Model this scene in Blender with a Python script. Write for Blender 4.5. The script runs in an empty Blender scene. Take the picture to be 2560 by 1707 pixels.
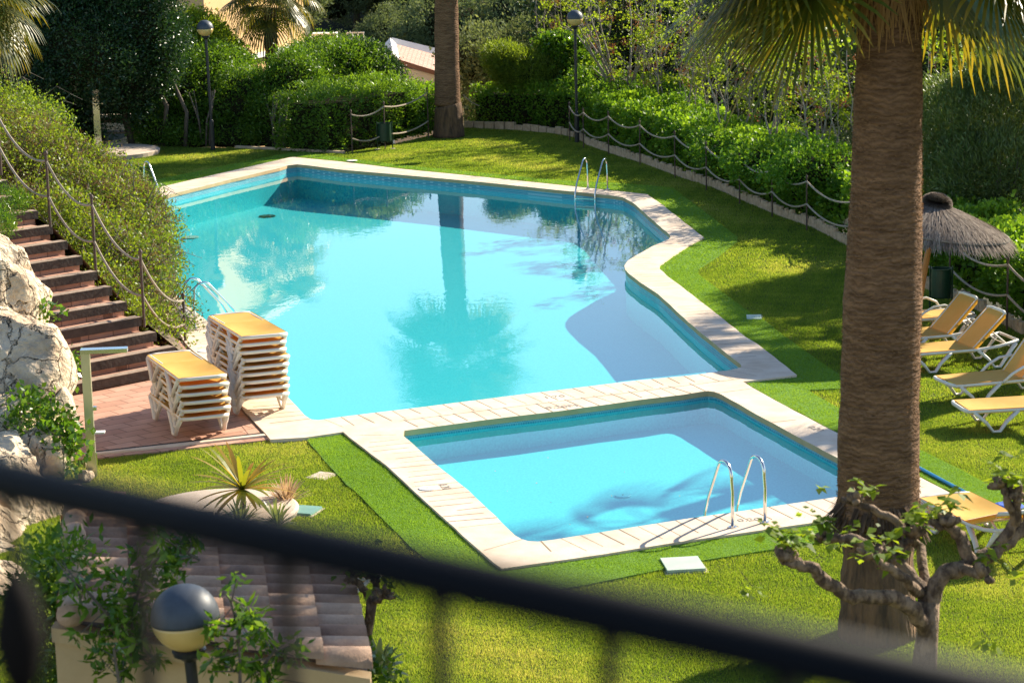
import bpy, bmesh, math, random
import numpy as np
from mathutils import Vector, Matrix
from mathutils.geometry import tessellate_polygon
R = math.radians
rnd = random.Random(7)
rng = np.random.default_rng(11)
S = bpy.context.scene
COL = S.collection

# ------------------------------------------------------------------ camera
FPX, CX, CY, HCAM = 5900.0, 1280.0, 853.5, 7.9
PITCH, ROLL = math.atan(1183.5 / FPX), 0.025
camd = bpy.data.cameras.new("camera"); cam = bpy.data.objects.new("camera", camd); COL.objects.link(cam)
camd.sensor_width = 36; camd.lens = FPX / 2560 * 36; camd.clip_start = 0.05; camd.clip_end = 3000
Fv = Vector((0, math.cos(PITCH), -math.sin(PITCH))); Uv = Vector((0, math.sin(PITCH), math.cos(PITCH))); Xv = Vector((1, 0, 0))
cr = Xv * math.cos(ROLL) - Uv * math.sin(ROLL); cu = Xv * math.sin(ROLL) + Uv * math.cos(ROLL); cb = -Fv
M = Matrix((cr, cu, cb)).transposed().to_4x4(); M.translation = Vector((0, 0, HCAM))
cam.matrix_world = M
camd.dof.use_dof = True; camd.dof.focus_distance = 40; camd.dof.aperture_fstop = 4.2
S.camera = cam
S.render.resolution_x, S.render.resolution_y = 1024, 682

# ------------------------------------------------------------------ world, sun, exposure
SUN_EL, SUN_AZ = R(29), math.atan2(0.74, 0.67)      # azimuth measured from +Y towards +X
w = bpy.data.worlds.new("World"); S.world = w; w.use_nodes = True
nt = w.node_tree; bg = nt.nodes["Background"]
sky = nt.nodes.new("ShaderNodeTexSky"); sky.sky_type = 'NISHITA'; sky.sun_disc = False
sky.sun_elevation = SUN_EL; sky.sun_rotation = SUN_AZ
sky.air_density = 1.0; sky.dust_density = 0.25; sky.ozone_density = 1.6
nt.links.new(sky.outputs[0], bg.inputs[0]); bg.inputs[1].default_value = 0.085
sd = bpy.data.lights.new("sun", 'SUN'); sun = bpy.data.objects.new("sun", sd); COL.objects.link(sun)
sd.energy = 5.0; sd.angle = R(0.53); sd.color = (1.0, 0.90, 0.72)
sdir = Vector((math.sin(SUN_AZ) * math.cos(SUN_EL), math.cos(SUN_AZ) * math.cos(SUN_EL), math.sin(SUN_EL)))
sun.rotation_euler = sdir.to_track_quat('Z', 'Y').to_euler(); sun.location = sdir * 60
S.view_settings.view_transform = 'Standard'; S.view_settings.look = 'None'
S.view_settings.exposure = 1.15; S.view_settings.gamma = 1.0; S.view_settings.use_curve_mapping = False
S.render.engine = 'CYCLES'
S.cycles.max_bounces = 8; S.cycles.transparent_max_bounces = 12; S.cycles.diffuse_bounces = 3
S.cycles.glossy_bounces = 3; S.cycles.transmission_bounces = 4; S.cycles.caustics_reflective = False
S.cycles.caustics_refractive = False; S.cycles.sample_clamp_indirect = 6
S.cycles.use_denoising = True

# ------------------------------------------------------------------ photograph px -> world point
def ray(px, py):
    u, v = px - CX, py - CY
    u1 = u * math.cos(ROLL) - v * math.sin(ROLL); v1 = u * math.sin(ROLL) + v * math.cos(ROLL)
    return Vector((u1, 0, 0)) + Fv * FPX - Uv * v1
def G(px, py, z=0.0):
    d = ray(px, py); t = (z - HCAM) / d.z
    return Vector((d.x * t, d.y * t, z))
def D(px, py, Y):
    d = ray(px, py); t = Y / d.y
    return Vector((d.x * t, Y, HCAM + d.z * t))
def G2(px, py, z=0.0):
    p = G(px, py, z); return (p.x, p.y)

# ------------------------------------------------------------------ object helpers
def tag(o, label=None, cat=None, group=None, kind=None):
    if label: o['label'] = label
    if cat: o['category'] = cat
    if group: o['group'] = group
    if kind: o['kind'] = kind
    return o
def empty(name, loc=(0, 0, 0), rz=0, label=None, cat=None, group=None):
    o = bpy.data.objects.new(name, None); COL.objects.link(o)
    o.location = loc; o.rotation_euler = (0, 0, rz); o.empty_display_size = .2
    return tag(o, label, cat, group)
def children(o): return [c for c in COL.objects if c.parent == o]
def copy_tree(o, parent=None):
    c = o.copy(); COL.objects.link(c); c.parent = parent
    for k in ('label', 'group'):
        pass
    for ch in [x for x in list(COL.objects) if x.parent == o]:
        copy_tree(ch, c)
    return c
class MB:
    def __init__(s): s.v = []; s.f = []
    def add(s, vs, fs):
        b = len(s.v); s.v += [tuple(v) for v in vs]; s.f += [tuple(i + b for i in f) for f in fs]; return s
    def box(s, c, d, rz=0, M=None):
        vs = []
        for sx, sy, sz in ((-1,-1,-1),(1,-1,-1),(1,1,-1),(-1,1,-1),(-1,-1,1),(1,-1,1),(1,1,1),(-1,1,1)):
            x, y, z = sx*d[0]/2, sy*d[1]/2, sz*d[2]/2
            p = Vector((x*math.cos(rz)-y*math.sin(rz), x*math.sin(rz)+y*math.cos(rz), z))
            if M: p = M @ p
            vs.append(p + Vector(c))
        return s.add(vs, [(0,3,2,1),(4,5,6,7),(0,1,5,4),(1,2,6,5),(2,3,7,6),(3,0,4,7)])
    def tube(s, pts, r, n=8, cap=True, flat=1.0):
        pts = [Vector(p) for p in pts]; k = len(pts)
        rs = r if isinstance(r, (list, tuple)) else [r] * k
        vs = []; up = None
        for i, p in enumerate(pts):
            t = (pts[min(i+1, k-1)] - pts[max(i-1, 0)]); t = t.normalized() if t.length > 1e-9 else Vector((0,0,1))
            if up is None:
                a = Vector((0,0,1)) if abs(t.z) < .9 else Vector((1,0,0)); up = (a - t*a.dot(t)).normalized()
            else:
                up = (up - t*up.dot(t)); up = up.normalized() if up.length > 1e-6 else t.orthogonal().normalized()
            sd_ = t.cross(up)
            for j in range(n):
                a = 2*math.pi*j/n
                vs.append(p + up*math.cos(a)*rs[i]*flat + sd_*math.sin(a)*rs[i])
        fs = [(i*n+j, i*n+(j+1)%n, (i+1)*n+(j+1)%n, (i+1)*n+j) for i in range(k-1) for j in range(n)]
        if cap: fs += [tuple(range(n-1, -1, -1)), tuple((k-1)*n+j for j in range(n))]
        return s.add(vs, fs)
    def lathe(s, c, prof, n=24):
        vs = [(c[0]+r*math.cos(2*math.pi*j/n), c[1]+r*math.sin(2*math.pi*j/n), c[2]+z) for r, z in prof for j in range(n)]
        k = len(prof)
        fs = [(i*n+j, i*n+(j+1)%n, (i+1)*n+(j+1)%n, (i+1)*n+j) for i in range(k-1) for j in range(n)]
        fs += [tuple(range(n-1, -1, -1)), tuple((k-1)*n+j for j in range(n))]
        return s.add(vs, fs)
    def poly(s, outer, holes=(), z=0.0, flip=False):
        loops = [[Vector((p[0], p[1], 0)) for p in l] for l in [outer] + list(holes)]
        tri = tessellate_polygon(loops); flat = [p for l in loops for p in l]
        fs = []
        for t in tri:
            a, b, c = (flat[i] for i in t)
            up = (b-a).cross(c-a).z > 0
            fs.append(tuple(t) if up != flip else tuple(reversed(t)))
        return s.add([(p.x, p.y, z) for p in flat], fs)
    def wall(s, loop, z0, z1, closed=True):
        n = len(loop); m = n if closed else n-1
        vs = [(p[0], p[1], z0) for p in loop] + [(p[0], p[1], z1) for p in loop]
        return s.add(vs, [(i, (i+1)%n, n+(i+1)%n, n+i) for i in range(m)])
    def build(s, name, mat, parent=None, smooth=False, loc=None):
        me = bpy.data.meshes.new(name); me.from_pydata(s.v, [], s.f); me.update()
        if mat: me.materials.append(mat)
        if smooth: me.polygons.foreach_set('use_smooth', [True]*len(me.polygons))
        o = bpy.data.objects.new(name, me); COL.objects.link(o); o.parent = parent
        if loc: o.location = loc
        return o
def quads(name, V, A, mat, parent=None, k=4, smooth=False):
    """V (N,k,3) leaf faces with a per-face random value A"""
    N = V.shape[0]; me = bpy.data.meshes.new(name)
    me.vertices.add(N*k); me.vertices.foreach_set('co', V.reshape(-1).astype(np.float32))
    me.loops.add(N*k); me.loops.foreach_set('vertex_index', np.arange(N*k, dtype=np.int32))
    me.polygons.add(N); me.polygons.foreach_set('loop_start', np.arange(0, N*k, k, dtype=np.int32))
    me.polygons.foreach_set('loop_total', np.full(N, k, dtype=np.int32))
    at = me.attributes.new('rnd', 'FLOAT', 'FACE'); at.data.foreach_set('value', A.astype(np.float32))
    me.update(calc_edges=True); me.materials.append(mat)
    o = bpy.data.objects.new(name, me); COL.objects.link(o); o.parent = parent
    return o
def unit(a): return a / (np.linalg.norm(a, axis=1, keepdims=True) + 1e-9)
def leafquads(P, L, Wd, out=None, ob=0.6, up=0.2):
    N = len(P); d = rng.normal(size=(N, 3))
    if out is not None: d = unit(d) + out * ob
    d[:, 2] += up; d = unit(d)
    s_ = unit(np.cross(d, rng.normal(size=(N, 3)))); n_ = np.cross(s_, d)
    l = (L * (0.6 + 0.8 * rng.random(N)))[:, None]; w_ = l * Wd
    return np.stack([P, P + d*l*.45 + s_*w_*.5 + n_*l*.06, P + d*l, P + d*l*.45 - s_*w_*.5 + n_*l*.06], axis=1)
def inpoly(P, poly):
    x, y = P[:, 0], P[:, 1]; c = np.zeros(len(P), bool); n = len(poly)
    for i in range(n):
        x1, y1 = poly[i][0], poly[i][1]; x2, y2 = poly[(i+1) % n][0], poly[(i+1) % n][1]
        if y1 == y2: continue
        c ^= ((y1 > y) != (y2 > y)) & (x < (x2-x1)*(y-y1)/(y2-y1)+x1)
    return c

# ------------------------------------------------------------------ materials
def mat(name, col, rough=.7, **kw):
    """procedural principled: base colour varied by noise, bump"""
    m = bpy.data.materials.new(name); m.use_nodes = True; n = m.node_tree.nodes; L = m.node_tree.links
    b = n["Principled BSDF"]; b.inputs["Roughness"].default_value = rough
    b.inputs["Metallic"].default_value = kw.get('metal', 0)
    b.inputs["Specular IOR Level"].default_value = kw.get('spec', .4)
    col2 = kw.get('col2', tuple(c*.72 for c in col)); sc = kw.get('scale', 6.0)
    tc = n.new("ShaderNodeTexCoord"); mp = n.new("ShaderNodeMapping"); L.new(tc.outputs['Object'], mp.inputs[0])
    mp.inputs['Scale'].default_value = kw.get('stretch', (1, 1, 1))
    no = n.new("ShaderNodeTexNoise"); no.inputs['Scale'].default_value = sc; no.inputs['Detail'].default_value = 6; no.inputs['Roughness'].default_value = .65
    L.new(mp.outputs[0], no.inputs['Vector'])
    cr_ = n.new("ShaderNodeValToRGB"); e = cr_.color_ramp.elements
    e[0].position = kw.get('p0', .35); e[1].position = kw.get('p1', .65); e[0].color = (*col2, 1); e[1].color = (*col, 1)
    L.new(no.outputs['Fac'], cr_.inputs[0]); L.new(cr_.outputs[0], b.inputs['Base Color'])
    if kw.get('bump', 0):
        n2 = n.new("ShaderNodeTexNoise"); n2.inputs['Scale'].default_value = kw.get('bscale', sc*4); n2.inputs['Detail'].default_value = 5
        L.new(mp.outputs[0], n2.inputs['Vector'])
        bp = n.new("ShaderNodeBump"); bp.inputs['Strength'].default_value = kw['bump']; bp.inputs['Distance'].default_value = kw.get('bdist', .02)
        L.new(n2.outputs['Fac'], bp.inputs['Height']); L.new(bp.outputs[0], b.inputs['Normal'])
    return m
def leafmat(name, cols, trans=.45, rough=.45, tcol=None, spec=.5, objvar=True):
    """leaf: per-face random colour, light passing through"""
    m = bpy.data.materials.new(name); m.use_nodes = True; n = m.node_tree.nodes; L = m.node_tree.links
    b = n["Principled BSDF"]; b.inputs["Roughness"].default_value = rough; b.inputs["Specular IOR Level"].default_value = spec
    a = n.new("ShaderNodeAttribute"); a.attribute_name = 'rnd'
    r_ = n.new("ShaderNodeValToRGB"); e = r_.color_ramp.elements
    while len(e) < len(cols): e.new(.5)
    for i, c in enumerate(cols): e[i].position = i/(len(cols)-1); e[i].color = (*c, 1)
    L.new(a.outputs['Fac'], r_.inputs[0]); L.new(r_.outputs[0], b.inputs['Base Color'])
    t = n.new("ShaderNodeBsdfTranslucent"); mx = n.new("ShaderNodeMixShader"); mx.inputs[0].default_value = trans
    g = n.new("ShaderNodeMix"); g.data_type = 'RGBA'; g.blend_type = 'MULTIPLY'; g.inputs[0].default_value = 1
    L.new(r_.outputs[0], g.inputs[6]); g.inputs[7].default_value = (*(tcol or (1.7, 1.5, .5)), 1)
    L.new(g.outputs[2], t.inputs[0]); L.new(b.outputs[0], mx.inputs[1]); L.new(t.outputs[0], mx.inputs[2])
    L.new(mx.outputs[0], n["Material Output"].inputs[0])
    return m

m_coping = mat("cream stone", (.80, .66, .52), .8, col2=(.68, .52, .38), scale=2.2, bump=.5, bscale=40, bdist=.006)
m_joint = mat("joint", (.36, .25, .16), .9, scale=8)
m_terra = None
def tilemat(name, c1, c2, mortar, w_, h_, mort=.012, rot=0.0, bump=.4, rough=.7, vert=False):
    m = bpy.data.materials.new(name); m.use_nodes = True; n = m.node_tree.nodes; L = m.node_tree.links
    b = n["Principled BSDF"]; b.inputs["Roughness"].default_value = rough; b.inputs["Specular IOR Level"].default_value = .3
    tc = n.new("ShaderNodeTexCoord"); mp = n.new("ShaderNodeMapping"); mp.inputs['Rotation'].default_value = (0, 0, rot)
    if vert:
        sp_ = n.new("ShaderNodeSeparateXYZ"); cb_ = n.new("ShaderNodeCombineXYZ"); ad = n.new("ShaderNodeMath"); ad.operation = 'ADD'
        L.new(tc.outputs['Object'], sp_.inputs[0]); L.new(sp_.outputs[0], ad.inputs[0]); L.new(sp_.outputs[1], ad.inputs[1]); L.new(ad.outputs[0], cb_.inputs[0]); L.new(sp_.outputs[2], cb_.inputs[1]); L.new(cb_.outputs[0], mp.inputs[0])
    else: L.new(tc.outputs['Object'], mp.inputs[0])
    br = n.new("ShaderNodeTexBrick"); br.inputs['Scale'].default_value = 1; br.inputs['Brick Width'].default_value = w_; br.inputs['Row Height'].default_value = h_
    br.inputs['Mortar Size'].default_value = mort; br.inputs['Color1'].default_value = (*c1, 1); br.inputs['Color2'].default_value = (*c2, 1); br.inputs['Mortar'].default_value = (*mortar, 1)
    br.inputs['Bias'].default_value = 0; L.new(mp.outputs[0], br.inputs[0])
    no = n.new("ShaderNodeTexNoise"); no.inputs['Scale'].default_value = 3; no.inputs['Detail'].default_value = 8; L.new(mp.outputs[0], no.inputs[0])
    mr = n.new("ShaderNodeMapRange"); mr.inputs[3].default_value = .7; mr.inputs[4].default_value = 1.25; L.new(no.outputs[0], mr.inputs[0])
    g = n.new("ShaderNodeMix"); g.data_type = 'RGBA'; g.blend_type = 'MULTIPLY'; g.inputs[0].default_value = 1
    L.new(br.outputs[0], g.inputs[6]); L.new(mr.outputs[0], g.inputs[7]); L.new(g.outputs[2], b.inputs['Base Color'])
    bp = n.new("ShaderNodeBump"); bp.inputs['Strength'].default_value = bump; bp.inputs['Distance'].default_value = .01; bp.invert = True
    L.new(br.outputs['Fac'], bp.inputs['Height']); L.new(bp.outputs[0], b.inputs['Normal'])
    return m
m_terra = tilemat("stamped terracotta", (.50, .265, .18), (.60, .35, .25), (.27, .14, .09), .48, .28, .010, R(-38))
m_tilewall = tilemat("blue mosaic band", (.05, .30, .40), (.10, .38, .46), (.34, .56, .60), .05, .045, .005, 0, .2, .25, True)
m_gresite = None
def pooltile():
    m = bpy.data.materials.new("cyan mosaic"); m.use_nodes = True; n = m.node_tree.nodes; L = m.node_tree.links
    b = n["Principled BSDF"]; b.inputs["Roughness"].default_value = .5
    tc = n.new("ShaderNodeTexCoord"); no = n.new("ShaderNodeTexNoise"); no.inputs['Scale'].default_value = 30; no.inputs['Detail'].default_value = 3
    L.new(tc.outputs['Object'], no.inputs[0]); cr_ = n.new("ShaderNodeValToRGB"); e = cr_.color_ramp.elements
    e[0].position = .3; e[0].color = (.045, .57, .60, 1); e[1].position = .7; e[1].color = (.10, .71, .72, 1)
    L.new(no.outputs[0], cr_.inputs[0]); L.new(cr_.outputs[0], b.inputs['Base Color'])
    return m
m_gresite = pooltile()
def watermat():
    m = bpy.data.materials.new("pool water"); m.use_nodes = True; n = m.node_tree.nodes; L = m.node_tree.links
    n.remove(n["Principled BSDF"])
    tr = n.new("ShaderNodeBsdfTransparent"); tr.inputs[0].default_value = (.72, .95, .99, 1)
    gl = n.new("ShaderNodeBsdfGlossy"); gl.inputs['Roughness'].default_value = .0; gl.inputs[0].default_value = (1, 1, 1, 1)
    geo = n.new("ShaderNodeNewGeometry"); dp = n.new("ShaderNodeVectorMath"); dp.operation = 'DOT_PRODUCT'
    L.new(geo.outputs['Normal'], dp.inputs[0]); L.new(geo.outputs['Incoming'], dp.inputs[1])
    def mth(op, a, b=None):
        q = n.new("ShaderNodeMath"); q.operation = op; L.new(a, q.inputs[0])
        if b is not None:
            q.inputs[1].default_value = b
        return q
    ab = mth('ABSOLUTE', dp.outputs['Value']); iv = mth('SUBTRACT', ab.outputs[0]); iv.inputs[0].default_value = 1
    n.id_data.links.remove(iv.inputs[0].links[0]); L.new(ab.outputs[0], iv.inputs[1])
    pw = mth('POWER', iv.outputs[0], 5.0); ml = mth('MULTIPLY', pw.outputs[0], .98); fr = mth('ADD', ml.outputs[0], .02)
    mx = n.new("ShaderNodeMixShader")
    tc = n.new("ShaderNodeTexCoord"); mp = n.new("ShaderNodeMapping"); mp.inputs['Scale'].default_value = (1.0, .55, 1); L.new(tc.outputs['Object'], mp.inputs[0])
    n1 = n.new("ShaderNodeTexNoise"); n1.inputs['Scale'].default_value = 5.5; n1.inputs['Detail'].default_value = 3
    n2 = n.new("ShaderNodeTexNoise"); n2.inputs['Scale'].default_value = .35; n2.inputs['Detail'].default_value = 1
    L.new(mp.outputs[0], n1.inputs[0]); L.new(tc.outputs['Object'], n2.inputs[0])
    mr = n.new("ShaderNodeMapRange"); mr.inputs[1].default_value = .4; mr.inputs[2].default_value = .65; mr.inputs[3].default_value = .35; mr.inputs[4].default_value = 1
    L.new(n2.outputs[0], mr.inputs[0]); mu = n.new("ShaderNodeMath"); mu.operation = 'MULTIPLY'; L.new(n1.outputs[0], mu.inputs[0]); L.new(mr.outputs[0], mu.inputs[1])
    bp = n.new("ShaderNodeBump"); bp.inputs['Strength'].default_value = .10; bp.inputs['Distance'].default_value = .02
    L.new(mu.outputs[0], bp.inputs['Height']); L.new(bp.outputs[0], gl.inputs['Normal'])
    L.new(fr.outputs[0], mx.inputs[0]); L.new(tr.outputs[0], mx.inputs[1]); L.new(gl.outputs[0], mx.inputs[2])
    L.new(mx.outputs[0], n["Material Output"].inputs[0])
    return m
m_water = watermat()
m_turf = mat("artificial turf", (.19, .35, .05), .85, col2=(.14, .27, .04), scale=25, bump=.9, bscale=130, bdist=.02, spec=.1)
m_soil = mat("lawn soil", (.13, .15, .035), .95, col2=(.08, .085, .03), scale=3.5, bump=.5, bscale=60, spec=.1)
m_earth = mat("dry earth", (.24, .17, .11), .95, col2=(.12, .09, .06), scale=1.2, bump=.6, bscale=12)
m_hill = mat("scrub hillside", (.075, .07, .04), .95, col2=(.03, .034, .025), scale=.12, bump=.6, bscale=1.2, bdist=.5, spec=.1)
m_plastic = mat("white plastic", (.84, .79, .70), .4, col2=(.76, .70, .60), scale=4)
m_sling = mat("yellow sling fabric", (.86, .575, .135), .7, col2=(.80, .51, .10), scale=5, bump=.15, bscale=300, bdist=.002, spec=.5)
def translucent(m, col, f):
    n = m.node_tree.nodes; L = m.node_tree.links; t = n.new("ShaderNodeBsdfTranslucent"); t.inputs[0].default_value = (*col, 1); mx = n.new("ShaderNodeMixShader"); mx.inputs[0].default_value = f
    L.new(n["Principled BSDF"].outputs[0], mx.inputs[1]); L.new(t.outputs[0], mx.inputs[2]); L.new(mx.outputs[0], n["Material Output"].inputs[0])
translucent(m_sling, (1.0, .46, .012), .32)
m_steel = mat("stainless steel", (.80, .80, .80), .18, metal=1, col2=(.72, .72, .72), scale=3)
m_black = mat("black painted metal", (.022, .024, .028), .35, col2=(.03, .03, .035), scale=8)
m_rail = mat("dark satin railing", (.006, .007, .010), .6, col2=(.006, .007, .010), scale=5, spec=.1)
m_balu = mat("dull dark baluster", (.012, .010, .009), .8, col2=(.016, .012, .010), scale=5, spec=.1)
m_iron = mat("rusty iron", (.13, .075, .05), .7, col2=(.06, .045, .04), scale=12)
m_rope = mat("weathered rope", (.46, .38, .29), .9, col2=(.32, .25, .18), scale=30, bump=.6, bscale=90)
m_globecap = mat("grey lamp cap", (.075, .09, .115), .5, col2=(.05, .058, .075), scale=4)
m_globe = mat("amber lamp globe", (.80, .53, .19), .25, col2=(.68, .46, .16), scale=2, spec=.6)
m_wood = mat("dark sleeper", (.075, .052, .040), .8, col2=(.04, .028, .022), scale=4, stretch=(1, 1, 1), bump=.5, bscale=14)
m_sleeptop = mat("lit worn sleeper top", (.42, .31, .23), .85, col2=(.24, .17, .12), scale=5, bump=.4, bscale=20)  # lighter for weathering and to paint light onto the treads
m_log = mat("log edging", (.66, .50, .33), .85, col2=(.44, .31, .19), scale=9, bump=.4, bscale=25)
m_bin = mat("dark green paint", (.010, .045, .022), .4, col2=(.006, .03, .015), scale=5)
m_concrete = mat("pale concrete", (.68, .55, .44), .8, col2=(.56, .44, .34), scale=3, bump=.3, bscale=40)
m_lid = mat("pale green cover", (.52, .62, .50), .6, col2=(.44, .54, .44), scale=4)
m_lidg = mat("green cover", (.20, .38, .33), .6, col2=(.16, .31, .27), scale=4)
m_white = mat("white cover", (.85, .83, .78), .5, col2=(.78, .75, .7), scale=5)
m_drain = mat("drain slots", (.03, .025, .022), .8, scale=5)
m_grate = mat("brown drain grate", (.20, .12, .09), .7, scale=20)
m_yellowwall = mat("ochre render", (.72, .47, .22), .9, col2=(.66, .42, .19), scale=.8, bump=.2, bscale=20)
m_wallbeige = mat("sand render", (.62, .44, .24), .9, col2=(.52, .36, .19), scale=1.5, bump=.3, bscale=30)
m_whitewall = mat("white render", (.82, .80, .76), .9, col2=(.74, .72, .68), scale=1)
m_roofpink = tilemat("pink roof tiles", (.55, .33, .24), (.66, .43, .33), (.28, .15, .11), .35, .16, .02, 0, .6)
m_tile = mat("weathered roof tile", (.52, .30, .19), .85, col2=(.22, .125, .085), scale=3.5, p0=.3, p1=.7, bump=.5, bscale=30)
m_tile2 = mat("pale roof tile", (.66, .43, .29), .85, col2=(.34, .21, .14), scale=3.0, p0=.3, p1=.7, bump=.5, bscale=30)
m_rock = mat("limestone", (.74, .59, .42), .9, col2=(.44, .31, .20), scale=1.6, p0=.36, p1=.56, bump=1.0, bscale=9, bdist=.10)
def cracks(m):
    n = m.node_tree.nodes; L = m.node_tree.links; b = n["Principled BSDF"]; tc = n.new("ShaderNodeTexCoord")
    no = n.new("ShaderNodeTexNoise"); no.inputs['Scale'].default_value = 2.2; no.inputs['Detail'].default_value = 5; L.new(tc.outputs['Object'], no.inputs[0])
    mx = n.new("ShaderNodeVectorMath"); mx.operation = 'MULTIPLY_ADD'; L.new(no.outputs['Color'], mx.inputs[0]); mx.inputs[1].default_value = (.9, .9, .9); L.new(tc.outputs['Object'], mx.inputs[2])
    vo = n.new("ShaderNodeTexVoronoi"); vo.feature = 'DISTANCE_TO_EDGE'; vo.inputs['Scale'].default_value = 1.7; L.new(mx.outputs[0], vo.inputs['Vector'])
    mr = n.new("ShaderNodeMapRange"); mr.inputs[1].default_value = 0; mr.inputs[2].default_value = .05; L.new(vo.outputs['Distance'], mr.inputs[0])
    bp = n.new("ShaderNodeBump"); bp.inputs['Strength'].default_value = 1; bp.inputs['Distance'].default_value = .07; L.new(mr.outputs[0], bp.inputs['Height'])
    o_ = b.inputs['Normal'].links[0].from_node; L.new(bp.outputs[0], o_.inputs['Normal'])
    old = b.inputs['Base Color'].links[0].from_socket; m2 = n.new("ShaderNodeMapRange"); m2.inputs[1].default_value = 0; m2.inputs[2].default_value = .022; m2.inputs[3].default_value = .62; m2.inputs[4].default_value = 1; L.new(vo.outputs['Distance'], m2.inputs[0])
    g = n.new("ShaderNodeMix"); g.data_type = 'RGBA'; g.blend_type = 'MULTIPLY'; g.inputs[0].default_value = 1; L.new(old, g.inputs[6]); L.new(m2.outputs[0], g.inputs[7]); L.new(g.outputs[2], b.inputs['Base Color'])
cracks(m_rock)
m_thatch = mat("grey thatch", (.36, .31, .26), .95, col2=(.20, .17, .145), scale=30)
m_bark = mat("palm bark", (.30, .175, .10), .95, spec=.15, col2=(.12, .066, .036), scale=3.2, stretch=(1, 1, 4), p0=.3, p1=.7, bump=1.0, bscale=9, bdist=.05)
m_barkrough = mat("rough palm base", (.22, .125, .065), .95, col2=(.07, .045, .03), scale=9, stretch=(1, 1, .22), bump=1.0, bscale=16, bdist=.06)
m_bark2 = mat("grey brown bark", (.29, .195, .125), .9, col2=(.085, .052, .034), scale=11, stretch=(1, 1, .6), p0=.42, p1=.58, bump=1.0, bscale=26, bdist=.035)
m_twig = mat("grey twigs", (.17, .135, .105), .9, col2=(.10, .08, .06), scale=8)
m_stem = mat("pale grey stems", (.34, .29, .24), .85, col2=(.20, .165, .13), scale=8)
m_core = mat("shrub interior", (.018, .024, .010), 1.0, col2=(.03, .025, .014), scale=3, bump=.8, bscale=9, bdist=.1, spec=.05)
m_bluepole = mat("blue plastic", (.02, .28, .58), .4, col2=(.02, .24, .5), scale=3)
m_bluenet = mat("blue netting", (.015, .10, .50), .8, scale=20)
m_post = mat("varnished post", (.45, .20, .06), .5, scale=6, stretch=(4, 4, .5))
m_plank = mat("weathered planks", (.36, .24, .16), .85, scale=5, stretch=(.3, 1, 1))
m_paint = mat("faded black lettering", (.30, .27, .24), .9, col2=(.45, .39, .33), scale=30)
m_flower = mat("white petals", (.82, .80, .86), .7, scale=9)
l_box = leafmat("laurel leaf", [(.045, .11, .014), (.095, .20, .022), (.19, .32, .036)], .42, .4, spec=.35)
l_dark = leafmat("dark evergreen leaf", [(.012, .040, .016), (.022, .065, .022), (.05, .11, .025)], .25, .35)
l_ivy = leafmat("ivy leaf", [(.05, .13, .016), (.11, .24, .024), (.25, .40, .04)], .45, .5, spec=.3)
l_hedge = leafmat("hedge leaf", [(.05, .09, .022), (.085, .15, .03), (.16, .24, .045)], .4, .55, spec=.3)
l_yellow = leafmat("yellow green leaf", [(.06, .10, .016), (.14, .215, .026), (.25, .34, .045)], .5, .45, spec=.35)
l_brown = leafmat("dry twiggy leaf", [(.12, .075, .045), (.20, .13, .075), (.17, .16, .06)], .35, .7, (1.2, 1.0, .7))
l_lime = leafmat("spring leaf", [(.09, .15, .018), (.17, .26, .026), (.25, .34, .04)], .55, .5, spec=.3)
l_red = leafmat("reddish seed", [(.22, .07, .04), (.30, .12, .06), (.35, .2, .08)], .4, .7, (1.2, .9, .6))
l_pine = leafmat("pine needles", [(.07, .10, .05), (.16, .20, .09), (.30, .34, .16)], .3, .8, (1.3, 1.3, .7), .2)
l_olean = leafmat("oleander leaf", [(.055, .095, .028), (.10, .155, .045), (.19, .25, .07)], .35, .4)
l_palm = leafmat("palm frond", [(.05, .075, .014), (.085, .115, .02), (.20, .18, .03), (.34, .24, .06)], .45, .4, (1.6, 1.3, .3))
l_palmdry = leafmat("dry palm fibre", [(.42, .24, .08), (.50, .32, .12), (.36, .2, .08)], .4, .8, (1.2, 1.0, .6))
l_grass = leafmat("grass blade", [(.07, .14, .02), (.165, .26, .035), (.29, .36, .065), (.48, .45, .18)], .5, .6, (1.5, 1.4, .55), .25)
l_turfb = leafmat("turf pile", [(.13, .24, .03), (.21, .36, .045), (.31, .46, .075)], .4, .55, (1.5, 1.4, .5), .3)
l_cord = leafmat("striped cordyline leaf", [(.12, .17, .025), (.26, .27, .035), (.36, .20, .03)], .5, .4)
l_straw = leafmat("dry straw", [(.48, .36, .22), (.60, .47, .30), (.42, .3, .18)], .4, .8, (1.2, 1.0, .8))
l_thatch = leafmat("heather thatch", [(.13, .10, .08), (.25, .20, .165), (.42, .36, .30)], .15, .9, (1, 1, 1), .1)
l_glossy = leafmat("glossy garden leaf", [(.04, .10, .014), (.08, .18, .02), (.17, .28, .03)], .45, .22)
l_grey = leafmat("grey green strap leaf", [(.12, .17, .07), (.2, .26, .12), (.3, .36, .2)], .35, .4)
l_mesh = mat("grey wire", (.4, .4, .38), .5, metal=.6)

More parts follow.
